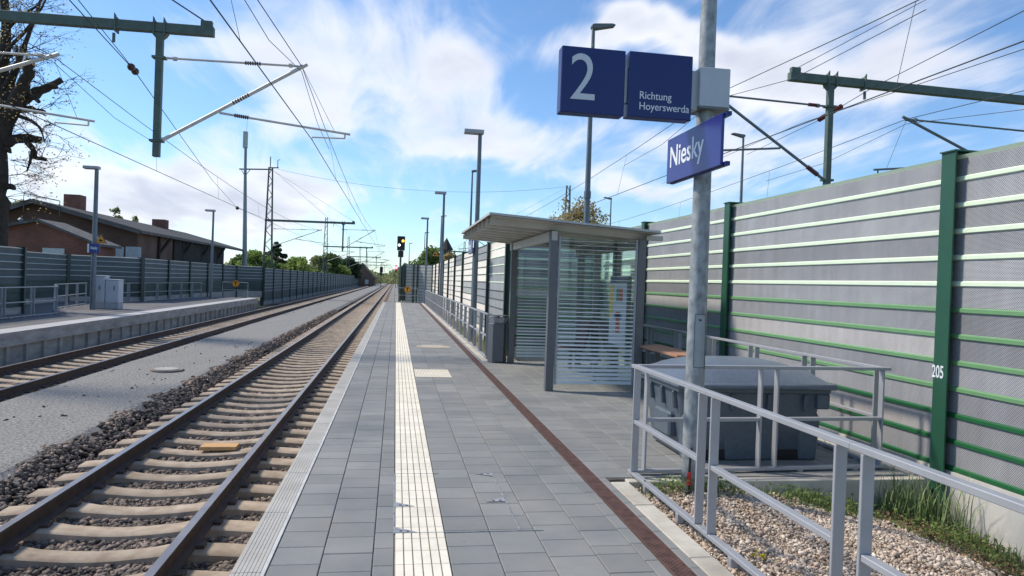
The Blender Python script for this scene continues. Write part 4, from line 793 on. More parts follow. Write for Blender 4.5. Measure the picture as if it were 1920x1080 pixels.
b = MB(); b.box(-.05, 50.2, -.62, .7, 51.1, .0); b.build('foundation', M['concrete_d'], bpy.data.objects['railway_signal'])
# ------------------------------------------------------------------ OVERHEAD LINE
def insul(b, p, q, r=.045, n=7):
    p = Vector(p); q = Vector(q); b.tube([p, q], r * .5, 8)
    for i in range(n): c = p.lerp(q, (i + .5) / n); d = (q - p).normalized() * (.012); b.tube([c - d, c + d], r, 10)
def gantry(label, loc, mast='lattice', red=False, group=None):
    """local: mast at x=0, everything reaches to +x; z measured from the platform top"""
    t = thing('overhead_line_mast', label, 'overhead line mast', loc, group); b = MB(local=True); H0, H1 = -.9, 12.1; n = 18
    def leg(sx, sy, z): k = (z - H0) / (H1 - H0); w = .46 * (1 - k) + .17 * k; return Vector((sx * w, sy * w * .8, z))
    for sx in (-1, 1):
        for sy in (-1, 1): b.bar(leg(sx, sy, H0), leg(sx, sy, H1), .07, .07)
    for i in range(n):
        z0 = H0 + (H1 - H0) * (i / n) ** .92; z1_ = H0 + (H1 - H0) * ((i + 1) / n) ** .92
        for sgn in (-1, 1):
            a, c = (leg(-1, sgn, z0), leg(1, sgn, z1_)) if i % 2 else (leg(1, sgn, z0), leg(-1, sgn, z1_)); b.bar(a, c, .035, .035)
            a, c = (leg(sgn, -1, z0), leg(sgn, 1, z1_)) if i % 2 else (leg(sgn, 1, z0), leg(sgn, -1, z1_)); b.bar(a, c, .035, .035)
    b.build('lattice_mast', M['lattice'], t)
    b = MB(local=True); b.bar((-.4, 0, 6.93), (8.30, 0, 7.03), .17, .21); b.build('beam', M['mastgreen'], t, bevel=.006)
    b = MB(local=True)
    for x in (6.25, 7.05, 7.27):
        b.box(x - .015, -.12, 6.84, x + .015, .12, 7.17); b.prism([(x - .015, 7.17), (x + .03, 7.17), (x - .015, 7.24)], lambda u, v: (u, -.12, v), lambda u, v: (u, -.08, v))
    b.bar((6.20, 0, 6.82), (6.20, .0, 6.62), .05, .05); b.box(8.02, -.06, 7.14, 8.26, .06, 7.26); b.build('clamp', M['mastgreen'], t)
    b = MB(local=True); b.box(7.09, -.07, 4.14, 7.23, .07, 6.90); b.prism([(6.98, 6.90), (7.34, 6.90), (7.24, 6.78), (7.08, 6.78)], lambda u, v: (u, -.075, v), lambda u, v: (u, .075, v)); b.build('drop_post', M['mastgreen'], t, bevel=.004)
    b = MB(local=True); b.box(7.02, -.09, 4.47, 7.30, .09, 4.52); b.box(7.02, -.09, 6.33, 7.30, .09, 6.38); b.build('post_clamp', M['mastgreen'], t)
    I = M['insulred'] if red else M['insul']
    def cantilever(x0, topz0, tip, dz0, regA, regB, hook, small):
        c = MB(local=True); c.tube([(x0, 0, topz0), tip], .026, 8); c.tube([(x0, 0, dz0), (tip[0] + .12, 0, tip[2] + .06)], .042 if not red else .036, 10)
        c.tube([regA, regB], .027, 8); c.tube([(regB[0] - .12, 0, regB[2] + .02), (regB[0] - .12, 0, regB[2] - .10)], .02, 6); c.tube([(regB[0] - .12, 0, regB[2] - .10), (hook[0], 0, hook[2] + .06), hook], .018, 6)
        for p_ in ((x0 + .25, 0, topz0), (tip[0] - .25, 0, tip[2]), (tip[0], 0, tip[2])): c.tube([Vector(p_) - Vector((.04, 0, 0)), Vector(p_) + Vector((.04, 0, 0))], .05, 8)
        cc_ = c.build('cantilever', M['alu'] if not red else M['galvfar'], t, smooth=50)
        def on(a, b2, k): return Vector(a).lerp(Vector(b2), k)
        dA, dB = (x0, 0, dz0), (tip[0], 0, tip[2])
        i_ = MB(local=True); kt = (.58, .70) if not red else (.08, .17); insul(i_, on((x0, 0, topz0), tip, kt[0]), on((x0, 0, topz0), tip, kt[1])); i_.build('insulator', I, cc_, smooth=40)
        i_ = MB(local=True); kd = (.50, .62) if not red else (.06, .16); insul(i_, on(dA, dB, kd[0]), on(dA, dB, kd[1]), .06 if red else .055); i_.build('insulator', I, cc_, smooth=40)
        if not red: i_ = MB(local=True); insul(i_, on(regA, regB, .11), on(regA, regB, .22)); i_.build('insulator', I, cc_, smooth=40)
        w_ = MB(local=True); w_.tube([tip, (regB[0] - .35, 0, regB[2] + .03)], .005, 5); w_.build('hanger_wire', M['wire'], cc_)
    cantilever(7.24, 6.36, (10.24, 0, 6.42), 4.50, (8.47, 0, 5.22), (11.38, 0, 4.93), (10.52, 0, 4.75), False)
    cantilever(.3, 6.12, (4.98, 0, 6.20), 4.35, (2.55, 0, 5.20), (5.86, 0, 4.84), (5.06, 0, 4.70), False)
    w_ = MB(local=True)
    for dy in (-.05, .05): w_.tube([(.15, dy, 11.9), (8.16, dy, 7.22)], .008, 5)
    w_.build('stay_wire', M['wire'], t); return t
GL = gantry('overhead line mast at the left with green beam above the nearest track', (-12.55, 17.0, 0))
def mirror_children(o):
    for c in [k for k in C.objects if k.parent == o]:
        me = c.data.copy(); me.transform(Matrix.Diagonal((-1, 1, 1, 1))); me.flip_normals(); c.data = me; mirror_children(c)
GR = gantry('overhead line mast at the right with green beam above the perforated wall', (17.85, 16.5, 0), red=True); mirror_children(GR)
for o in list(C.objects): CH.setdefault(o.name, [])
for o in list(C.objects):
    if o.parent: CH[o.parent.name].append(o)
MY = [73, 130, 187, 244, 301]
lab = ['second', 'third', 'fourth', 'fifth', 'farthest']
for k, yy in enumerate(MY):
    copy_thing(GL, (-12.55 + (.0 if k < 2 else 0.1 * k), yy, 0), '%s overhead line mast on the left, counted from the camera along the track' % lab[k], group='overhead line masts on the left')
    copy_thing(GR, (17.6, yy, 0), '%s overhead line mast on the right, counted from the camera behind the barrier' % lab[k], group='overhead line masts on the right')
# top fittings of the mast at 73 m, and the radio mast beside it
t = thing('radio_mast', 'tall slim radio mast with antenna beside the second left lattice mast', 'radio mast', (-14.95, 73, -1))
b = MB(); b.tube([(-14.7, 73, -1), (-14.75, 73, 4.0), (-15.0, 73, 14.0)], [.30, .22, .11], 12); b.build('pole', mat('radio_steel', (.30, .32, .33), .6, .3), t, smooth=50)
b = MB(); b.box(-15.22, 72.8, 13.9, -14.82, 73.2, 15.5); b.tube([(-14.95, 73, 15.4), (-14.9, 73, 16.6)], .02, 5); b.build('antenna', mat('antenna', (.5, .52, .46), .6), t, bevel=.03)
b = MB(); b.tube([(-14.62, 72.9, 1), (-14.86, 72.9, 14)], .03, 6); b.build('cable_ladder', M['galvfar'], t)
b = MB(); b.bar((-15.5, 73, 11.8), (-12.5, 73, 11.95), .10, .12); b.bar((-14.9, 73, 11.2), (-14.5, 73, 11.8), .05, .05); b.bar((-15.0, 73, 11.2), (-15.3, 73, 11.75), .05, .05); b.build('cross_beam', M['lattice'], t)
b = MB(); b.tube([(-12.6, 73, 12.1), (-12.6, 73, 13.2)], .05, 6); b.tube([(-11.9, 73, 12.1), (-11.9, 73, 12.9), (-11.7, 73, 12.95)], .04, 6); b.bar((-12.8, 73, 12.1), (-11.8, 73, 12.15), .1, .1); b.build('feeder_fitting', M['lattice'], t)
# wires
def wire_path(pts, r): b = MB(); b.tube(pts, r, 5, caps=False); return b
def line(name, label, cat, pts, r=.009, group=None): return tag(wire_path(pts, r).build(name, M['wire']), label, cat, group)
SUP = [-40, 17, 73, 130, 187, 244, 301]
def ohl(xm, xc, zm, zc, who, sup=SUP, x0m=0, x0c=0, near=True):
    m = []; c = []
    for i in range(len(sup) - 1):
        a, b_ = sup[i], sup[i + 1]; st = 10
        for k in range(st + (i == len(sup) - 2)):
            u = k / st; sag = .75 * 4 * u * (1 - u); dm0 = (x0m if i == 0 else 0) * (1 - u); dc0 = (x0c if i == 0 else 0) * (1 - u); zz = .25 * math.sin(i * 2.1) * (0 if i < 2 else 1)
            m.append((xm + dm0 + (0 if i < 1 else .0), a + (b_ - a) * u, zm - sag)); c.append((xc + dc0, a + (b_ - a) * u, zc))
    t = thing('overhead_line', 'contact and carrying wires above %s' % who, 'overhead wire', (xc, sup[0], zc))
    wire_path(m, .009).build('carrying_wire', M['wire'], t); wire_path(c, .010).build('contact_wire', M['wire'], t)
    for i in range(len(sup) - 1):
        a, b_ = sup[i], sup[i + 1]
        if a > 150: break
        d = MB()
        for u in (.12, .26, .42, .58, .74, .88):
            if i == 0 and u < .8: continue
            sag = .75 * 4 * u * (1 - u); dm0 = (x0m if i == 0 else 0) * (1 - u); dc0 = (x0c if i == 0 else 0) * (1 - u)
            yy = a + (b_ - a) * u; d.tube([(xm + dm0, yy, zm - sag), (xc + dc0, yy, zc)], .0045, 4)
        if d.v: d.build('dropper', M['wire'], t)
    # stitch wire hung under the carrying wire at the first support
    s_ = [(xm + (x0m * (1 - u) if u < 1 else 0) , sup[1] + w, zm - .02 - h) for (w, h, u) in ((-7, .50, .877), (-3.5, .55, .94), (0, .10, 1), (3.5, .55, 1), (7, .62, 1))]
    wire_path(s_, .007).build('stitch_wire', M['wire'], t); return t
ohl(-2.31, -2.03, 6.42, 4.75, 'the nearest track', x0m=-1.9, x0c=-1.4)
ohl(-7.57, -7.49, 6.20, 4.70, 'the second track', x0m=-.8, x0c=-.3)
sR = [-40, 16.5] + SUP[2:]
ohl(7.61, 7.33, 6.42, 4.75, 'the track just behind the perforated wall', sup=sR, x0m=.4, x0c=.4)
ohl(12.87, 12.79, 6.20, 4.70, 'the farther track behind the perforated wall', sup=sR, x0m=.4, x0c=.4)
# anchored wire with insulators, upper left
A0, A1, A2, A3 = P(130, 0, y=12), P(250, 130, y=17), P(445, 390, y=52), Vector((-12.5, 73, 6.95))
t = thing('anchored_wire', 'anchored wire with two dark insulators in front of the left beam', 'overhead wire', A1)
d01 = (A1 - A0); wire_path([A0 - d01 * 2, A0, A1, A1.lerp(A2, .5) - Vector((0, 0, .25)), A2, A3], .010).build('wire', M['wire'], t)
wire_path([A0 - d01 * 2 + Vector((.3, 0, .1)), A1 - d01 * .25 + Vector((.02, 0, .03)), A1], .008).build('wire', M['wire'], t)
dd = d01.normalized()
for s_ in (-.22, .22):
    b = MB(); c_ = A1 + dd * s_; b.tube([c_ - dd * .16, c_ - dd * .09, c_, c_ + dd * .09, c_ + dd * .16], [.02, .07, .085, .06, .02], 12); b.build('insulator', M['insul'], t, smooth=True)
b = MB(); c_ = A2; dd = (A2 - A1).normalized(); b.tube([c_ - dd * .35, c_ - dd * .15, c_ + dd * .15, c_ + dd * .35], [.03, .12, .12, .03], 10); b.build('insulator', M['insul'], t, smooth=True)
# cross feeder between the two second masts, stays of further wires
q = [(-11.9 + (17.5 + 11.9) * u, 73, 12.0 - 1.3 * 4 * u * (1 - u)) for u in np.linspace(0, 1, 15)]
line('cross_feeder', 'thin feeder wire spanning between the two second lattice masts', 'overhead wire', q, .012)
line('feeder_wire', 'lower feeder wire crossing behind the right green beam', 'overhead wire', [P(1240, 345, y=60), P(1500, 232, y=26), P(1920, 92, y=15), P(2300, -30, y=11)], .011)
line('feeder_wire', 'thin wire slanting down from the left lattice mast top', 'overhead wire', [(-12.2, 73, 11.8), (-8.2, 100, 8.6), (-5.3, 130, 7.0)], .012)
# insulator on the right beam wire
t = thing('anchored_wire', 'anchored wire with red insulators beside the right drop post', 'overhead wire', P(1556, 212, y=17))
a_, c_ = P(1530, 228, y=18.5), P(1640, 162, y=16.2); wire_path([P(1400, 290, y=30), a_, c_, P(1920, 20, y=11)], .009).build('wire', M['wire'], t)
for k in (.05, .3): b = MB(); insul(b, a_.lerp(c_, k), a_.lerp(c_, k + .17), .07, 5); b.build('insulator', M['insulred'], t)
# ------------------------------------------------------------------ STREET LAMPS BEHIND THE WALL
def street_lamp(label, px, py, Y, dr, hl=.75):
    tp = P(px, py, y=Y); t = thing('street_lamp', label, 'street lamp', (tp.x, Y, -1), 'slim street lamps behind the barrier'); x, z = tp.x, tp.z
    b = MB(); b.tube([(x, Y, -1), (x, Y, z * .45), (x, Y, z - .1)], [.11, .10, .06], 10); b.tube([(x, Y, z * .45 - .15), (x, Y, z * .45 + .1)], .125, 10); b.build('pole', M['galvfar'], t, smooth=50)
    b = MB(); b.prism([(-.08, -.08), (.0, -.14), (.12, -.13), (hl, .02), (hl + .02, .07), (hl - .1, .10), (.0, .04), (-.08, 0)], lambda u, v: (x + dr * u, Y - .13, z + v), lambda u, v: (x + dr * u, Y + .13, z + v)); b.build('lamp_head', M['darkgrey'], t, bevel=.015); return t
street_lamp('tall street lamp rising behind the platform number sign', 1113, 48, 24, 1)
street_lamp('street lamp seen right of the Niesky sign above the wall', 1394, 254, 39.7, -1)
street_lamp('slim street lamp just left of the lamp behind the shelter', 886, 320, 56, 1, .6)
street_lamp('slim street lamp beside the second platform lamp', 828, 405, 96, 1, .7)
street_lamp('thin street lamp just left of the farthest platform lamp', 797, 436, 131, 1, .8)
street_lamp('most distant thin street lamp above the far white barrier', 768, 456, 174, 1, .8)
street_lamp('small street lamp beside the right lattice mast above the shelter roof', 1067, 376, 73, -1, .8)
street_lamp('street lamp in front of the autumn coloured tree above the shelter roof', 1146, 372, 71, -1, .8)
# ------------------------------------------------------------------ GOODS SHED AND ANNEX
def quad(b, p, q, r, s_, L=1, Hh=1): b.face([p, q, r, s_], [(0, 0), (L, 0), (L, Hh), (0, Hh)])
def shed():
    Y0_, Y1_ = 45.0, 67.0; xe, xr, xl = -14.95, -20.8, -27.0; ze, zr_, zl = 3.93, 5.45, 2.95; wx = -15.3
    t = thing('goods_shed', 'long dark brick goods shed with overhanging roof behind the left barrier', 'building', (-21, Y0_, -1))
    b = MB(); top = lambda x: (ze + (zr_ - ze) * (x - xe) / (xr - xe)) if x > xr else (zr_ + (zl - zr_) * (x - xr) / (xl - xr))
    b.face([(wx, Y0_ + .5, -1), (xl + .8, Y0_ + .5, -1), (xl + .8, Y0_ + .5, top(xl + .8)), (xr, Y0_ + .5, zr_ - .06), (wx, Y0_ + .5, top(wx) - .06)], [(0, 0), (11, 0), (11, 5.5), (2.4, 6.4), (0, 6)])
    quad(b, (wx, Y0_ + .5, -1), (wx, Y1_, -1), (wx, Y1_, top(wx) - .05), (wx, Y0_ + .5, top(wx) - .05), Y1_ - Y0_, 6); quad(b, (xl + .8, Y0_ + .5, -1), (xl + .8, Y1_, -1), (xl + .8, Y1_, top(xl + .8)), (xl + .8, Y0_ + .5, top(xl + .8)), 30, 5)
    quad(b, (wx, Y1_, -1), (xl + .8, Y1_, -1), (xl + .8, Y1_, 3.5), (wx, Y1_, 3.5), 10, 5); w = b.build('wall', M['brickd'], t, fix=False)
    b = MB(); y0, y1 = Y0_ - .2, Y1_ + 8.0
    for (xa, za, xb, zb) in ((xe, ze, xr, zr_), (xr, zr_, xl, zl)):
        b.idx([(xa, y0, za), (xb, y0, zb), (xb, y1, zb), (xa, y1, za), (xa, y0, za - .14), (xb, y0, zb - .14), (xb, y1, zb - .14), (xa, y1, za - .14)], [(0, 1, 2, 3), (4, 5, 6, 7), (0, 1, 5, 4), (1, 2, 6, 5), (2, 3, 7, 6), (3, 0, 4, 7)])
    rf = b.build('roof', M['roof_d'], t)
    b = MB(); 
    for (xa, za, xb, zb) in ((xe, ze, xr, zr_), (xr, zr_, xl, zl)): b.bar((xa, Y0_ - .24, za - .10), (xb, Y0_ - .24, zb - .10), .05, .26)
    b.bar((xe + .04, Y0_ - .2, ze - .1), (xe + .04, Y1_ + 8, ze - .1), .06, .16); b.build('fascia', M['fascia'], rf)
    for (px, py, pyb, Y, w_) in ((141, 366, 392, 52, 1.0), (301, 412, 432, 66, 1.05)):
        c = P(px, py, y=Y); z0 = P(px, pyb + 8, y=Y).z; b = MB()
        x0, x1, ya, yb, za, zb = c.x - w_ / 2, c.x + w_ / 2, Y - w_ / 2, Y + w_ / 2, z0 - .5, c.z
        for (p, q) in (((x0, ya), (x1, ya)), ((x1, ya), (x1, yb)), ((x1, yb), (x0, yb)), ((x0, yb), (x0, ya))): quad(b, (*p, za), (*q, za), (*q, zb), (*p, zb), w_, zb - za)
        b.face([(x0, ya, zb), (x1, ya, zb), (x1, yb, zb), (x0, yb, zb)]); b.build('chimney', M['brick'], rf, fix=False)
    for yy in np.arange(Y0_ + 4, Y1_, 5.0): b = MB(); b.box(xe - .34, yy, -1, xe - .2, yy + .2, ze - .15); b.bar((xe - .3, yy + .1, 2.6), (xe + .1, yy + 1.2, ze - .2), .14, .14); b.build('canopy_post', M['darkwood'], t)
    b = MB(); b.box(wx + .01, Y0_ + 7.2, -1, wx + .12, Y1_ - .5, 3.9); b.build('timber_cladding', M['darkwood'], t)
    for yy in (Y0_ + 3.0, Y0_ + 5.6): b = MB(); n = 10; pts = [(yy - .8, 0), (yy + .8, 0)] + [(yy + .8 * math.cos(math.pi * i / n), 1.7 + .6 * math.sin(math.pi * i / n)) for i in range(n + 1)]; b.prism(pts, lambda u, v: (wx + .01, u, v), lambda u, v: (wx + .05, u, v)); b.build('arched_opening', mat('timber_door', (.16, .12, .07), .8), t)
    for px in (193, 218, 250): c = P(px, 476, y=Y0_ + .45); b = MB(); b.box(c.x - .42, Y0_ + .40, c.z - .5, c.x + .42, Y0_ + .49, c.z + .42); b.build('window', M['winpane'], t)
    b = MB(); b.tube([(-21.2, Y0_ - .3, 4.7), (-21.2, Y0_ - .3, 5.75), (-19.3, Y0_ - .3, 5.4), (-19.3, Y0_ - .3, 4.5)], .03, 6); b.build('roof_rail', M['lattice'], t)
shed()
def annex():
    Y0_, Y1_ = 38.5, 41.6; xr, xe, xl = -17.62, -14.75, -24; zr_, ze, zl = 3.95, 2.82, 2.45
    ye = 46.0
    t = thing('brick_annex', 'red brick annex with grey gabled roof and one pale shuttered window before the goods shed', 'building', (-18, Y0_, -1))
    xw = -15.1; tz = lambda x: zr_ + (ze - zr_) * (x - xr) / (xe - xr)
    b = MB(); b.face([(xw, Y0_ + .3, -1), (xl, Y0_ + .3, -1), (xl, Y0_ + .3, zl - .05), (xr, Y0_ + .3, zr_ - .1), (xw, Y0_ + .3, tz(xw) - .1)], [(0, 0), (10, 0), (10, 3.4), (3.4, 4.9), (0, 4)])
    quad(b, (xw, Y0_ + .3, -1), (xw, 41.6, -1), (xw, 41.6, tz(xw) - .1), (xw, Y0_ + .3, tz(xw) - .1), 14, 4); quad(b, (xl, Y0_ + .3, -1), (xl, Y1_, -1), (xl, Y1_, zl), (xl, Y0_ + .3, zl), 6, 3.4); b.build('wall', M['brick'], t, fix=False)
    b = MB(); y0, y1 = Y0_, 41.5
    for (xa, za, xb, zb) in ((xe, ze, xr, zr_), (xr, zr_, xl, zl)):
        b.idx([(xa, y0, za), (xb, y0, zb), (xb, y1, zb), (xa, y1, za), (xa, y0, za - .13), (xb, y0, zb - .13), (xb, y1, zb - .13), (xa, y1, za - .13)], [(0, 1, 2, 3), (4, 5, 6, 7), (0, 1, 5, 4), (1, 2, 6, 5), (2, 3, 7, 6), (3, 0, 4, 7)])
    b.build('roof', mat('grey_roofing', (.11, .105, .10), .9, amp=.4, sc=3), t)
    b = MB(); c = P(96, 470, y=Y0_); b.box(c.x - .5, Y0_ + .22, 1.6, c.x + .5, Y0_ + .29, 2.52); b.build('window', M['winpane'], t)
    c = P(39, 412, y=41); b = MB(); b.tube([(c.x, 41, 2.4), (c.x, 41, c.z)], .09, 8); b.tube([(c.x, 41, c.z), (c.x, 41, c.z + .12)], [.16, .03], 8); b.build('flue', M['galvfar'], t)
annex()
# ------------------------------------------------------------------ TREES
QF = np.array([(0, 1, 2, 3)])
def leaves(pos, size, m, name, parent, tint=None):
    n = len(pos); a = RNG.normal(size=(n, 3)); a /= np.linalg.norm(a, axis=1)[:, None]; r = RNG.normal(size=(n, 3)); u = np.cross(a, r); u /= np.linalg.norm(u, axis=1)[:, None]; w = np.cross(a, u)
    s_ = (size * RNG.uniform(.6, 1.3, n))[:, None]; V = np.stack([pos - u * s_, pos - w * s_ * .55, pos + u * s_, pos + w * s_ * .55], 1)
    if parent:
        V = V - np.array(parent.location)[None, None]
    o = stuffmesh(name, V, QF, RNG.uniform(0, 1, n) if tint is None else tint, m); o.parent = parent; return o
def tree(label, x, y, z0, top, wid, m, n=2500, leaf=.22, conifer=False, sparse=0., name='tree', group=None):
    t = thing(name, label, 'tree', (x, y, z0), group); h = top - z0; rs = random.Random(int(x * 100 + y)); b = MB(); tr = max(.08, wid * .035)
    b.tube([(x, y, z0), (x + rs.uniform(-.1, .1) * wid * .3, y, z0 + h * .4), (x, y, z0 + h * .92)], [tr, tr * .7, tr * .15], 7); cen = []
    nb = 16 if not conifer else 24
    for i in range(nb):
        if conifer: k = i / nb; zz = z0 + h * (.12 + .85 * k); rr = wid * .5 * (1 - k) * rs.uniform(.75, 1.1) + .1; a = rs.uniform(0, 6.28)
        else: k = rs.uniform(.0, 1); zz = z0 + h * (.34 + .56 * k); rr = wid * .42 * math.sqrt(max(.05, 1 - (2 * k - .75) ** 2 * .6)) * rs.uniform(.45, 1.05); a = rs.uniform(0, 6.28)
        e = Vector((x + rr * math.cos(a), y + rr * math.sin(a), zz)); st = Vector((x, y, zz - rr * (.55 if not conifer else -.05)))
        b.tube([st, st.lerp(e, .5) + Vector((0, 0, .08 * rr)), e], [tr * .4, tr * .25, tr * .08], 5); cen.append((e, rs.uniform(.16, .27) * wid * (1 if not conifer else (1 - i / nb) + .25)))
        if sparse:
            for _ in range(4): e2 = e + Vector((rs.uniform(-1, 1), rs.uniform(-1, 1), rs.uniform(-.3, 1))) * wid * .16; b.tube([st.lerp(e, rs.uniform(.5, 1)), e2], [tr * .12, tr * .05], 4); cen.append((e2, .1 * wid))
    if not conifer: cen.append((Vector((x, y, z0 + h * .86)), .2 * wid)); cen.append((Vector((x, y, z0 + h * .6)), .3 * wid))
    b.build('trunk', M['bark'], t); ps = []
    per = n // len(cen)
    for c, r in cen:
        d = RNG.normal(size=(per, 3)); d /= np.linalg.norm(d, axis=1)[:, None]; rr = r * RNG.uniform(0, 1, (per, 1)) ** (.45); ps.append(np.array(c)[None] + d * rr * np.array([1, 1, .75 if not conifer else .5]))
    leaves(np.concatenate(ps), leaf, m, 'crown', t); return t
G = M['greens']
def ptree(label, px, py, Y, wpx, m, n=2500, leaf=.22, z0=-1, **k):
    c = P(px, py, y=Y); return tree(label, c.x, Y, z0, c.z, wpx * Y / FPX, m, n, leaf, **k)
ptree('bare-twigged broad tree with ochre spring leaves behind the shelter roof', 1100, 376, 62, 150, G[4], 4200, .13, sparse=1)
ptree('loose tree crown low behind the barrier by the shelter corner', 935, 448, 60, 60, G[5], 1200, .14, sparse=1)
ptree('green bushy tree left of the pointed tower', 806, 464, 115, 66, G[1], 4000, .3)
ptree('darker bushy tree at the pointed tower foot', 845, 470, 125, 36, G[4], 2000, .3)
ptree('pale green tree above the annex roof at the far left', 40, 362, 60, 85, G[5], 3500, .25)
ptree('small pale birch above the goods shed roof', 218, 378, 95, 30, G[5], 900, .2, sparse=1)
ptree('smaller birch right of the first above the goods shed roof', 250, 390, 100, 28, G[5], 700, .2, sparse=1)
ptree('round bright green bush behind the far end of the shed', 478, 470, 92, 60, G[2], 3500, .25)
ptree('dark conifer behind the lattice mast', 520, 450, 120, 60, G[3], 3000, .3, conifer=True)
ptree('olive tree between the lattice mast and the conifer', 505, 478, 100, 50, G[1], 2500, .28)
ptree('broad green tree right of the conifer', 560, 484, 118, 70, G[2], 3000, .28)
ptree('grey green tree with bare top further along the barrier', 596, 476, 150, 44, G[5], 2500, .32)
ptree('tall dark green tree behind the third mast', 618, 476, 170, 50, G[0], 3000, .36)
ptree('dark round tree behind the small house', 656, 482, 190, 44, G[3], 3000, .4)
ptree('yellowish green tree between the third and fourth masts', 640, 498, 175, 40, G[2], 2000, .36)
ptree('low olive tree near the distant shed', 448, 476, 110, 40, G[1], 1800, .3)
ptree('thin grey green tree left of the radio mast', 440, 480, 120, 40, G[5], 1500, .3)
# far woods: one mass on a low ridge
n = 30000; x = RNG.uniform(-130, 60, n); y = RNG.uniform(330, 520, n); keep = np.abs(x) > -1; hgt = 4 + 3.5 * np.sin(x * .09 + 1) + 2.0 * np.sin(x * .31) + 1.5 * np.sin(x * .9 + y * .2); z = -1 + RNG.uniform(0, 1, n) * np.maximum(hgt, 2)
o = leaves(np.stack([x, y, z], 1), 1.1, G[5], 'distant_woods', None); struct(o, 'stuff')
n = 9000; x = RNG.uniform(-60, -12.5, n); y = RNG.uniform(90, 330, n); z = -1 + RNG.uniform(0, 1, n) ** 1.3 * (2.6 + np.sin(x * .7) + np.sin(y * .23)); o = leaves(np.stack([x, y, z], 1), .5, G[1], 'undergrowth', None); struct(o, 'stuff')
# pollarded tree at the far left
YT = 28.5
t = thing('pollarded_tree', 'old pollarded tree with sawn-off dark limbs at the left edge', 'tree', (P(0, 400, y=YT).x, YT, -1)); kpx = YT / FPX
rs = random.Random(5)
def br(b, pts, r0, r1, dep=0.):
    m = len(pts); out = []
    for i, (px, py) in enumerate(pts): v = P(px, py, y=YT); out.append(Vector((v.x, YT + dep * i / max(1, m - 1), v.z)))
    fine_ = []; rr = []
    for i in range(m - 1):
        for k in range(4):
            u = k / 4; fine_.append(out[i].lerp(out[i + 1], u) + Vector((rs.uniform(-1, 1), 0, rs.uniform(-1, 1))) * r1 * kpx * .35 * (1 if (i or k) else 0)); w = (i + u) / (m - 1); rr.append((r0 * (1 - w) + r1 * w) * kpx * rs.uniform(.9, 1.12))
    fine_.append(out[-1]); rr.append(r1 * kpx * 1.05); b.tube(fine_, rr, 9); return fine_
b = MB(); v0 = P(0, 400, y=YT); b.tube([(v0.x, YT, -1), (v0.x, YT, v0.z)], [.34, .26], 12)
ends = []
br(b, [(0, 402), (1, 330), (-1, 262), (8, 215)], 11, 14)
for pts, r0, r1, dp in [([(14, 222), (42, 182), (64, 148), (70, 120)], 13, 7, -.6), ([(38, 192), (70, 166), (104, 142)], 9, 5, .5), ([(60, 172), (85, 160), (100, 158)], 5, 4, .3), ([(52, 180), (70, 186), (83, 196)], 4.5, 3, -.4), ([(22, 206), (55, 203), (75, 207)], 7, 4, .4),
                        ([(34, 217), (60, 227), (78, 240), (86, 256), (92, 269)], 3.2, .8, -.3), ([(8, 268), (38, 257), (70, 260)], 10, 6, .3), ([(45, 260), (60, 278), (63, 294), (82, 298)], 5, 3, .2), ([(60, 284), (56, 306), (50, 322)], 3, 1.2, 0), ([(4, 250), (-2, 150), (5, 60), (0, -30)], 12, 6, .3),
                        ([(8, 200), (28, 125), (48, 62), (62, 15), (70, -20)], 6, 1.5, .4), ([(-2, 125), (24, 88), (55, 62), (88, 22), (105, -6)], 4, 1, -.5), ([(3, 62), (28, 32), (58, 4), (70, -20)], 4, 1, .6), ([(2, 110), (36, 100), (50, 88), (48, 98)], 3, 1.2, 0), ([(5, 350), (18, 348), (28, 352)], 7, 4, 0), ([(4, 282), (16, 280), (20, 284)], 6, 3.5, 0), ([(-5, 180), (20, 150), (38, 118), (40, 90)], 5, 1.5, -.3)]:
    ends.append(br(b, pts, r0, r1, dp))
b.build('trunk', M['bark'], t, smooth=60)
tw = MB(); lp = []
def twig(p, d, l, r, dep):
    q = p + d * l; mid = p.lerp(q, .5) + Vector((rs.uniform(-1, 1), rs.uniform(-1, 1), rs.uniform(-1, 1))) * l * .12; tw.tube([p, mid, q], [r, r * .7, r * .4], 4, caps=False)
    if dep <= 1:
        for _ in range(1): lp.append(q + Vector((rs.gauss(0, .12), rs.gauss(0, .12), rs.gauss(0, .12))))
    if dep > 0:
        for _ in range(3): twig(mid.lerp(q, rs.uniform(0, 1)), (d + Vector((rs.uniform(-1, 1), rs.uniform(-1, 1), rs.uniform(-.8, .8))) * .8).normalized(), l * rs.uniform(.45, .75), r * .6, dep - 1)
for e in ends:
    for _ in range(7 if len(e) > 9 else 4):
        p = e[rs.randrange(len(e) // 2, len(e))]; twig(p, Vector((rs.uniform(-.6, 1), rs.uniform(-1, 1), rs.uniform(-.3, 1))).normalized(), rs.uniform(.5, 1.0), .016, 2)
for (px, py) in [(12, 330), (14, 350), (10, 370), (20, 300), (16, 240)]:
    for _ in range(4): twig(P(px, py, y=YT), Vector((1, rs.uniform(-.6, .6), rs.uniform(-.5, .4))).normalized(), rs.uniform(.7, 1.2), .012, 2)
for _ in range(14): p = ends[9][rs.randrange(3, len(ends[9]))]; twig(p, Vector((rs.uniform(-.4, 1), rs.uniform(-1, 1), rs.uniform(-.1, 1))).normalized(), rs.uniform(.9, 1.6), .02, 3)
tw.build('twigs', M['bark'], t); leaves(np.array([tuple(v) for v in lp]), .045, G[4], 'crown', t)
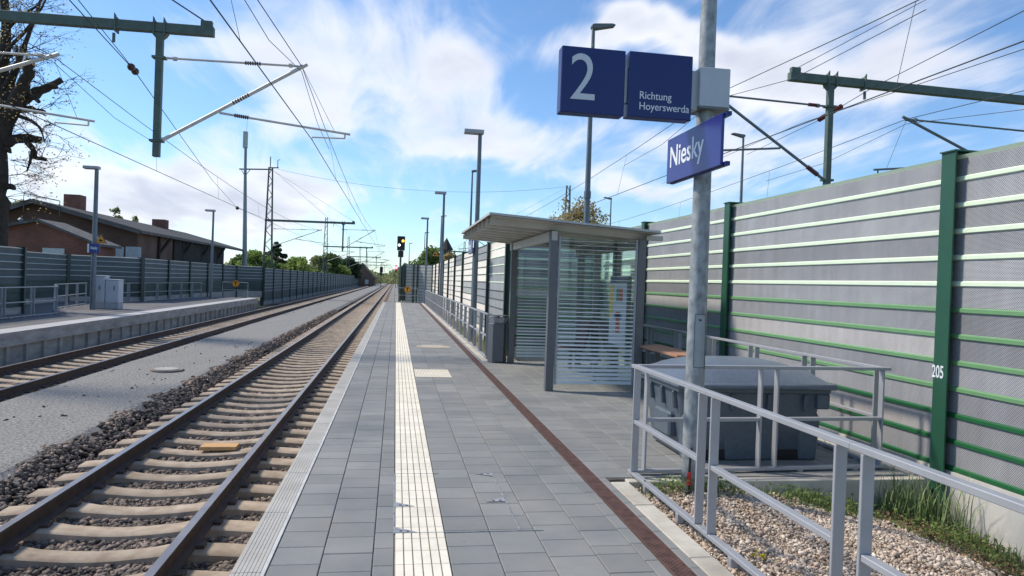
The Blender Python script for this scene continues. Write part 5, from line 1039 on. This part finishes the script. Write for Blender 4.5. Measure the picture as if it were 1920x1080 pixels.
# ------------------------------------------------------------------ FAR BUILDINGS
def house(label, px0, px1, pyt, pye, Y, dep, wallm, roofm, z0=-1, gable=True, cat='house'):
    a, c = P(px0, pye, y=Y), P(px1, pye, y=Y); zt = P((px0 + px1) / 2, pyt, y=Y).z; t = thing('house', label, cat, (a.x, Y, z0)); x0, x1, ze = a.x, c.x, a.z; xm = (x0 + x1) / 2
    b = MB(); b.box(x0, Y, z0, x1, Y + dep, ze); b.prism([(x0, ze), (x1, ze), (xm, zt)], lambda u, v: (u, Y, v), lambda u, v: (u, Y + .2, v)); b.build('wall', wallm, t)
    b = MB(); 
    for xa, sg in ((x0, -1), (x1, 1)): b.idx([(xa + sg * .4, Y - .4, ze - .3), (xm, Y - .4, zt), (xm, Y + dep, zt), (xa + sg * .4, Y + dep, ze - .3), (xa + sg * .4, Y - .4, ze - .05), (xm, Y - .4, zt + .25), (xm, Y + dep, zt + .25), (xa + sg * .4, Y + dep, ze - .05)], [(0, 1, 2, 3), (4, 5, 6, 7), (0, 1, 5, 4), (1, 2, 6, 5), (2, 3, 7, 6), (3, 0, 4, 7)])
    b.build('roof', roofm, t)
    for k in (.3, .7): b = MB(); xx = x0 + (x1 - x0) * k; b.box(xx - .5, Y - .05, ze - 1.8, xx + .5, Y - .005, ze - .5); b.build('window', M['winpane'], t)
    return t
pl = mat('plaster', (.42, .36, .30), .9); rt = mat('red_roof_tiles', (.24, .08, .05), .9, amp=.25, sc=2); bt = mat('brown_roof_tiles', (.11, .075, .06), .9, amp=.25, sc=2)
house('brown gabled house far along the left barrier', 655, 702, 494, 520, 210, 14, mat('brown_wall', (.16, .10, .08), .9), bt)
house('distant red roofed house behind the green trees', 485, 512, 474, 488, 150, 12, pl, rt)
t = thing('signal_hut', 'low flat roofed hut beyond the end of the left barrier', 'hut', (P(660, 520, y=245).x, 245, -1)); a, c = P(640, 516, y=245), P(688, 517, y=245)
b = MB(); b.box(a.x, 245, -1, c.x, 251, a.z); b.build('wall', pl, t); b = MB(); b.box(a.x - .6, 244.4, a.z, c.x + 1.2, 252, a.z + .5); b.build('roof', M['roof_d'], t); b = MB(); b.box(a.x + 1, 244.95, .8, a.x + 3.4, 244.99, a.z - .2); b.build('window', M['winpane'], t)
t = thing('water_tower', 'old tower with dark pointed roof above the trees on the right', 'tower', (P(837, 480, y=190).x, 190, -1)); c = P(837, 468, y=190); tp = P(836, 446, y=190)
b = MB(); b.tube([(c.x, 190, -1), (c.x, 190, c.z)], [1.5, 1.45], 8); b.build('wall', M['brickd'], t); b = MB(); b.tube([(c.x, 190, c.z - .1), (c.x, 190, tp.z)], [1.9, .05], 8); b.build('roof', M['roof_d'], t)
# ------------------------------------------------------------------ GRASS, WEEDS
def blades(x, y, z, h, w=.0045, lean=.75):
    n = len(x); a = RNG.uniform(0, 6.28, n); l = RNG.uniform(.05, lean, n) * h; dx, dy = np.cos(a), np.sin(a); px_, py_ = -dy * w, dx * w
    B = np.stack([x, y, z], 1); up = np.stack([dx * l, dy * l, h * np.sqrt(1 - np.clip(l / h, 0, .9) ** 2)], 1); s_ = np.stack([px_, py_, np.zeros(n)], 1); m_ = B + up * np.array([.35, .35, .6])
    return np.stack([B - s_, B + s_, m_ + s_ * .8, m_ - s_ * .8, B + up], 1)
BF = np.array([(0, 1, 2), (0, 2, 3), (3, 2, 4)])
xs_, ys_g, hs = [], [], []
def patch(n, x0, x1, y0, y1, h0, h1):
    xs_.append(RNG.uniform(x0, x1, n)); ys_g.append(RNG.uniform(y0, y1, n)); hs.append(RNG.uniform(h0, h1, n))
patch(330, 4.2, 4.74, 5.25, 5.6, .12, .38); patch(70, 4.3, 4.75, 5.1, 5.6, .35, .60); patch(240, 4.45, 4.78, 4.5, 5.25, .04, .16); patch(160, 4.15, 4.6, 4.7, 5.3, .03, .09); patch(110, 4.6, 4.78, 2.8, 4.5, .03, .09)
patch(330, 2.2, 4.2, 5.40, 5.60, .03, .10); patch(160, 3.3, 3.9, 5.2, 5.6, .05, .16); patch(120, 2.0, 2.2, 5.3, 5.6, .03, .08); patch(900, 2.0, 2.6, 14.5, 30, .1, .4); patch(120, 4.55, 4.75, 6, 12, .1, .3)
x, y, h = map(np.concatenate, (xs_, ys_g, hs)); z = np.where(y < 5.7, gz(x, y), -.15); V = blades(x, y, z, h)
o = stuffmesh('grass', V, BF, RNG.uniform(0, 1, len(x)), M['grass']); struct(o, 'stuff')
n = 5200; x = RNG.uniform(4.05, 4.78, n); y = RNG.uniform(2.0, 5.4, n); o = leaves(np.stack([x, y, gz(x, y) + RNG.uniform(0, .05, n)], 1), .014, mat('dead_leaf', (.20, .13, .07), .9, attr=.5), 'leaf_litter', None); struct(o, 'stuff')
n = 2500; x = np.concatenate([RNG.normal(3.55, .22, 900), RNG.normal(2.5, .2, 700), RNG.normal(4.35, .2, 900)]); y = np.concatenate([RNG.normal(5.35, .12, 900), RNG.normal(5.45, .07, 700), RNG.normal(4.8, .3, 900)]); y = np.minimum(y, 5.58); x = np.minimum(x, 4.76)
o = leaves(np.stack([x, y, gz(x, y) + RNG.uniform(0, .12, n)], 1), .015, G[1], 'weeds', None); struct(o, 'stuff')
t = thing('yellow_flower', 'small yellow flowering weed in the pale gravel', 'flower', (2.75, 3.75, -.15)); c = P(1425, 1052, z=-.10)
t.location = (c.x, c.y, -.16); b = MB(); pts = []
for i in range(14): e = Vector((c.x + rs.gauss(0, .025), c.y + rs.gauss(0, .02), -.10 + rs.uniform(0, .05))); b.tube([(c.x, c.y, -.17), e], .0015, 4); pts.append(e)
b.build('stem', G[1], t); t['label'] = 'small yellow flowering weed in the pale gravel'; leaves(np.array([tuple(p) for p in pts for _ in range(4)]) + RNG.normal(0, .004, (56, 3)), .010, mat('yellow_petal', (.8, .65, .02), .6), 'petals', t)
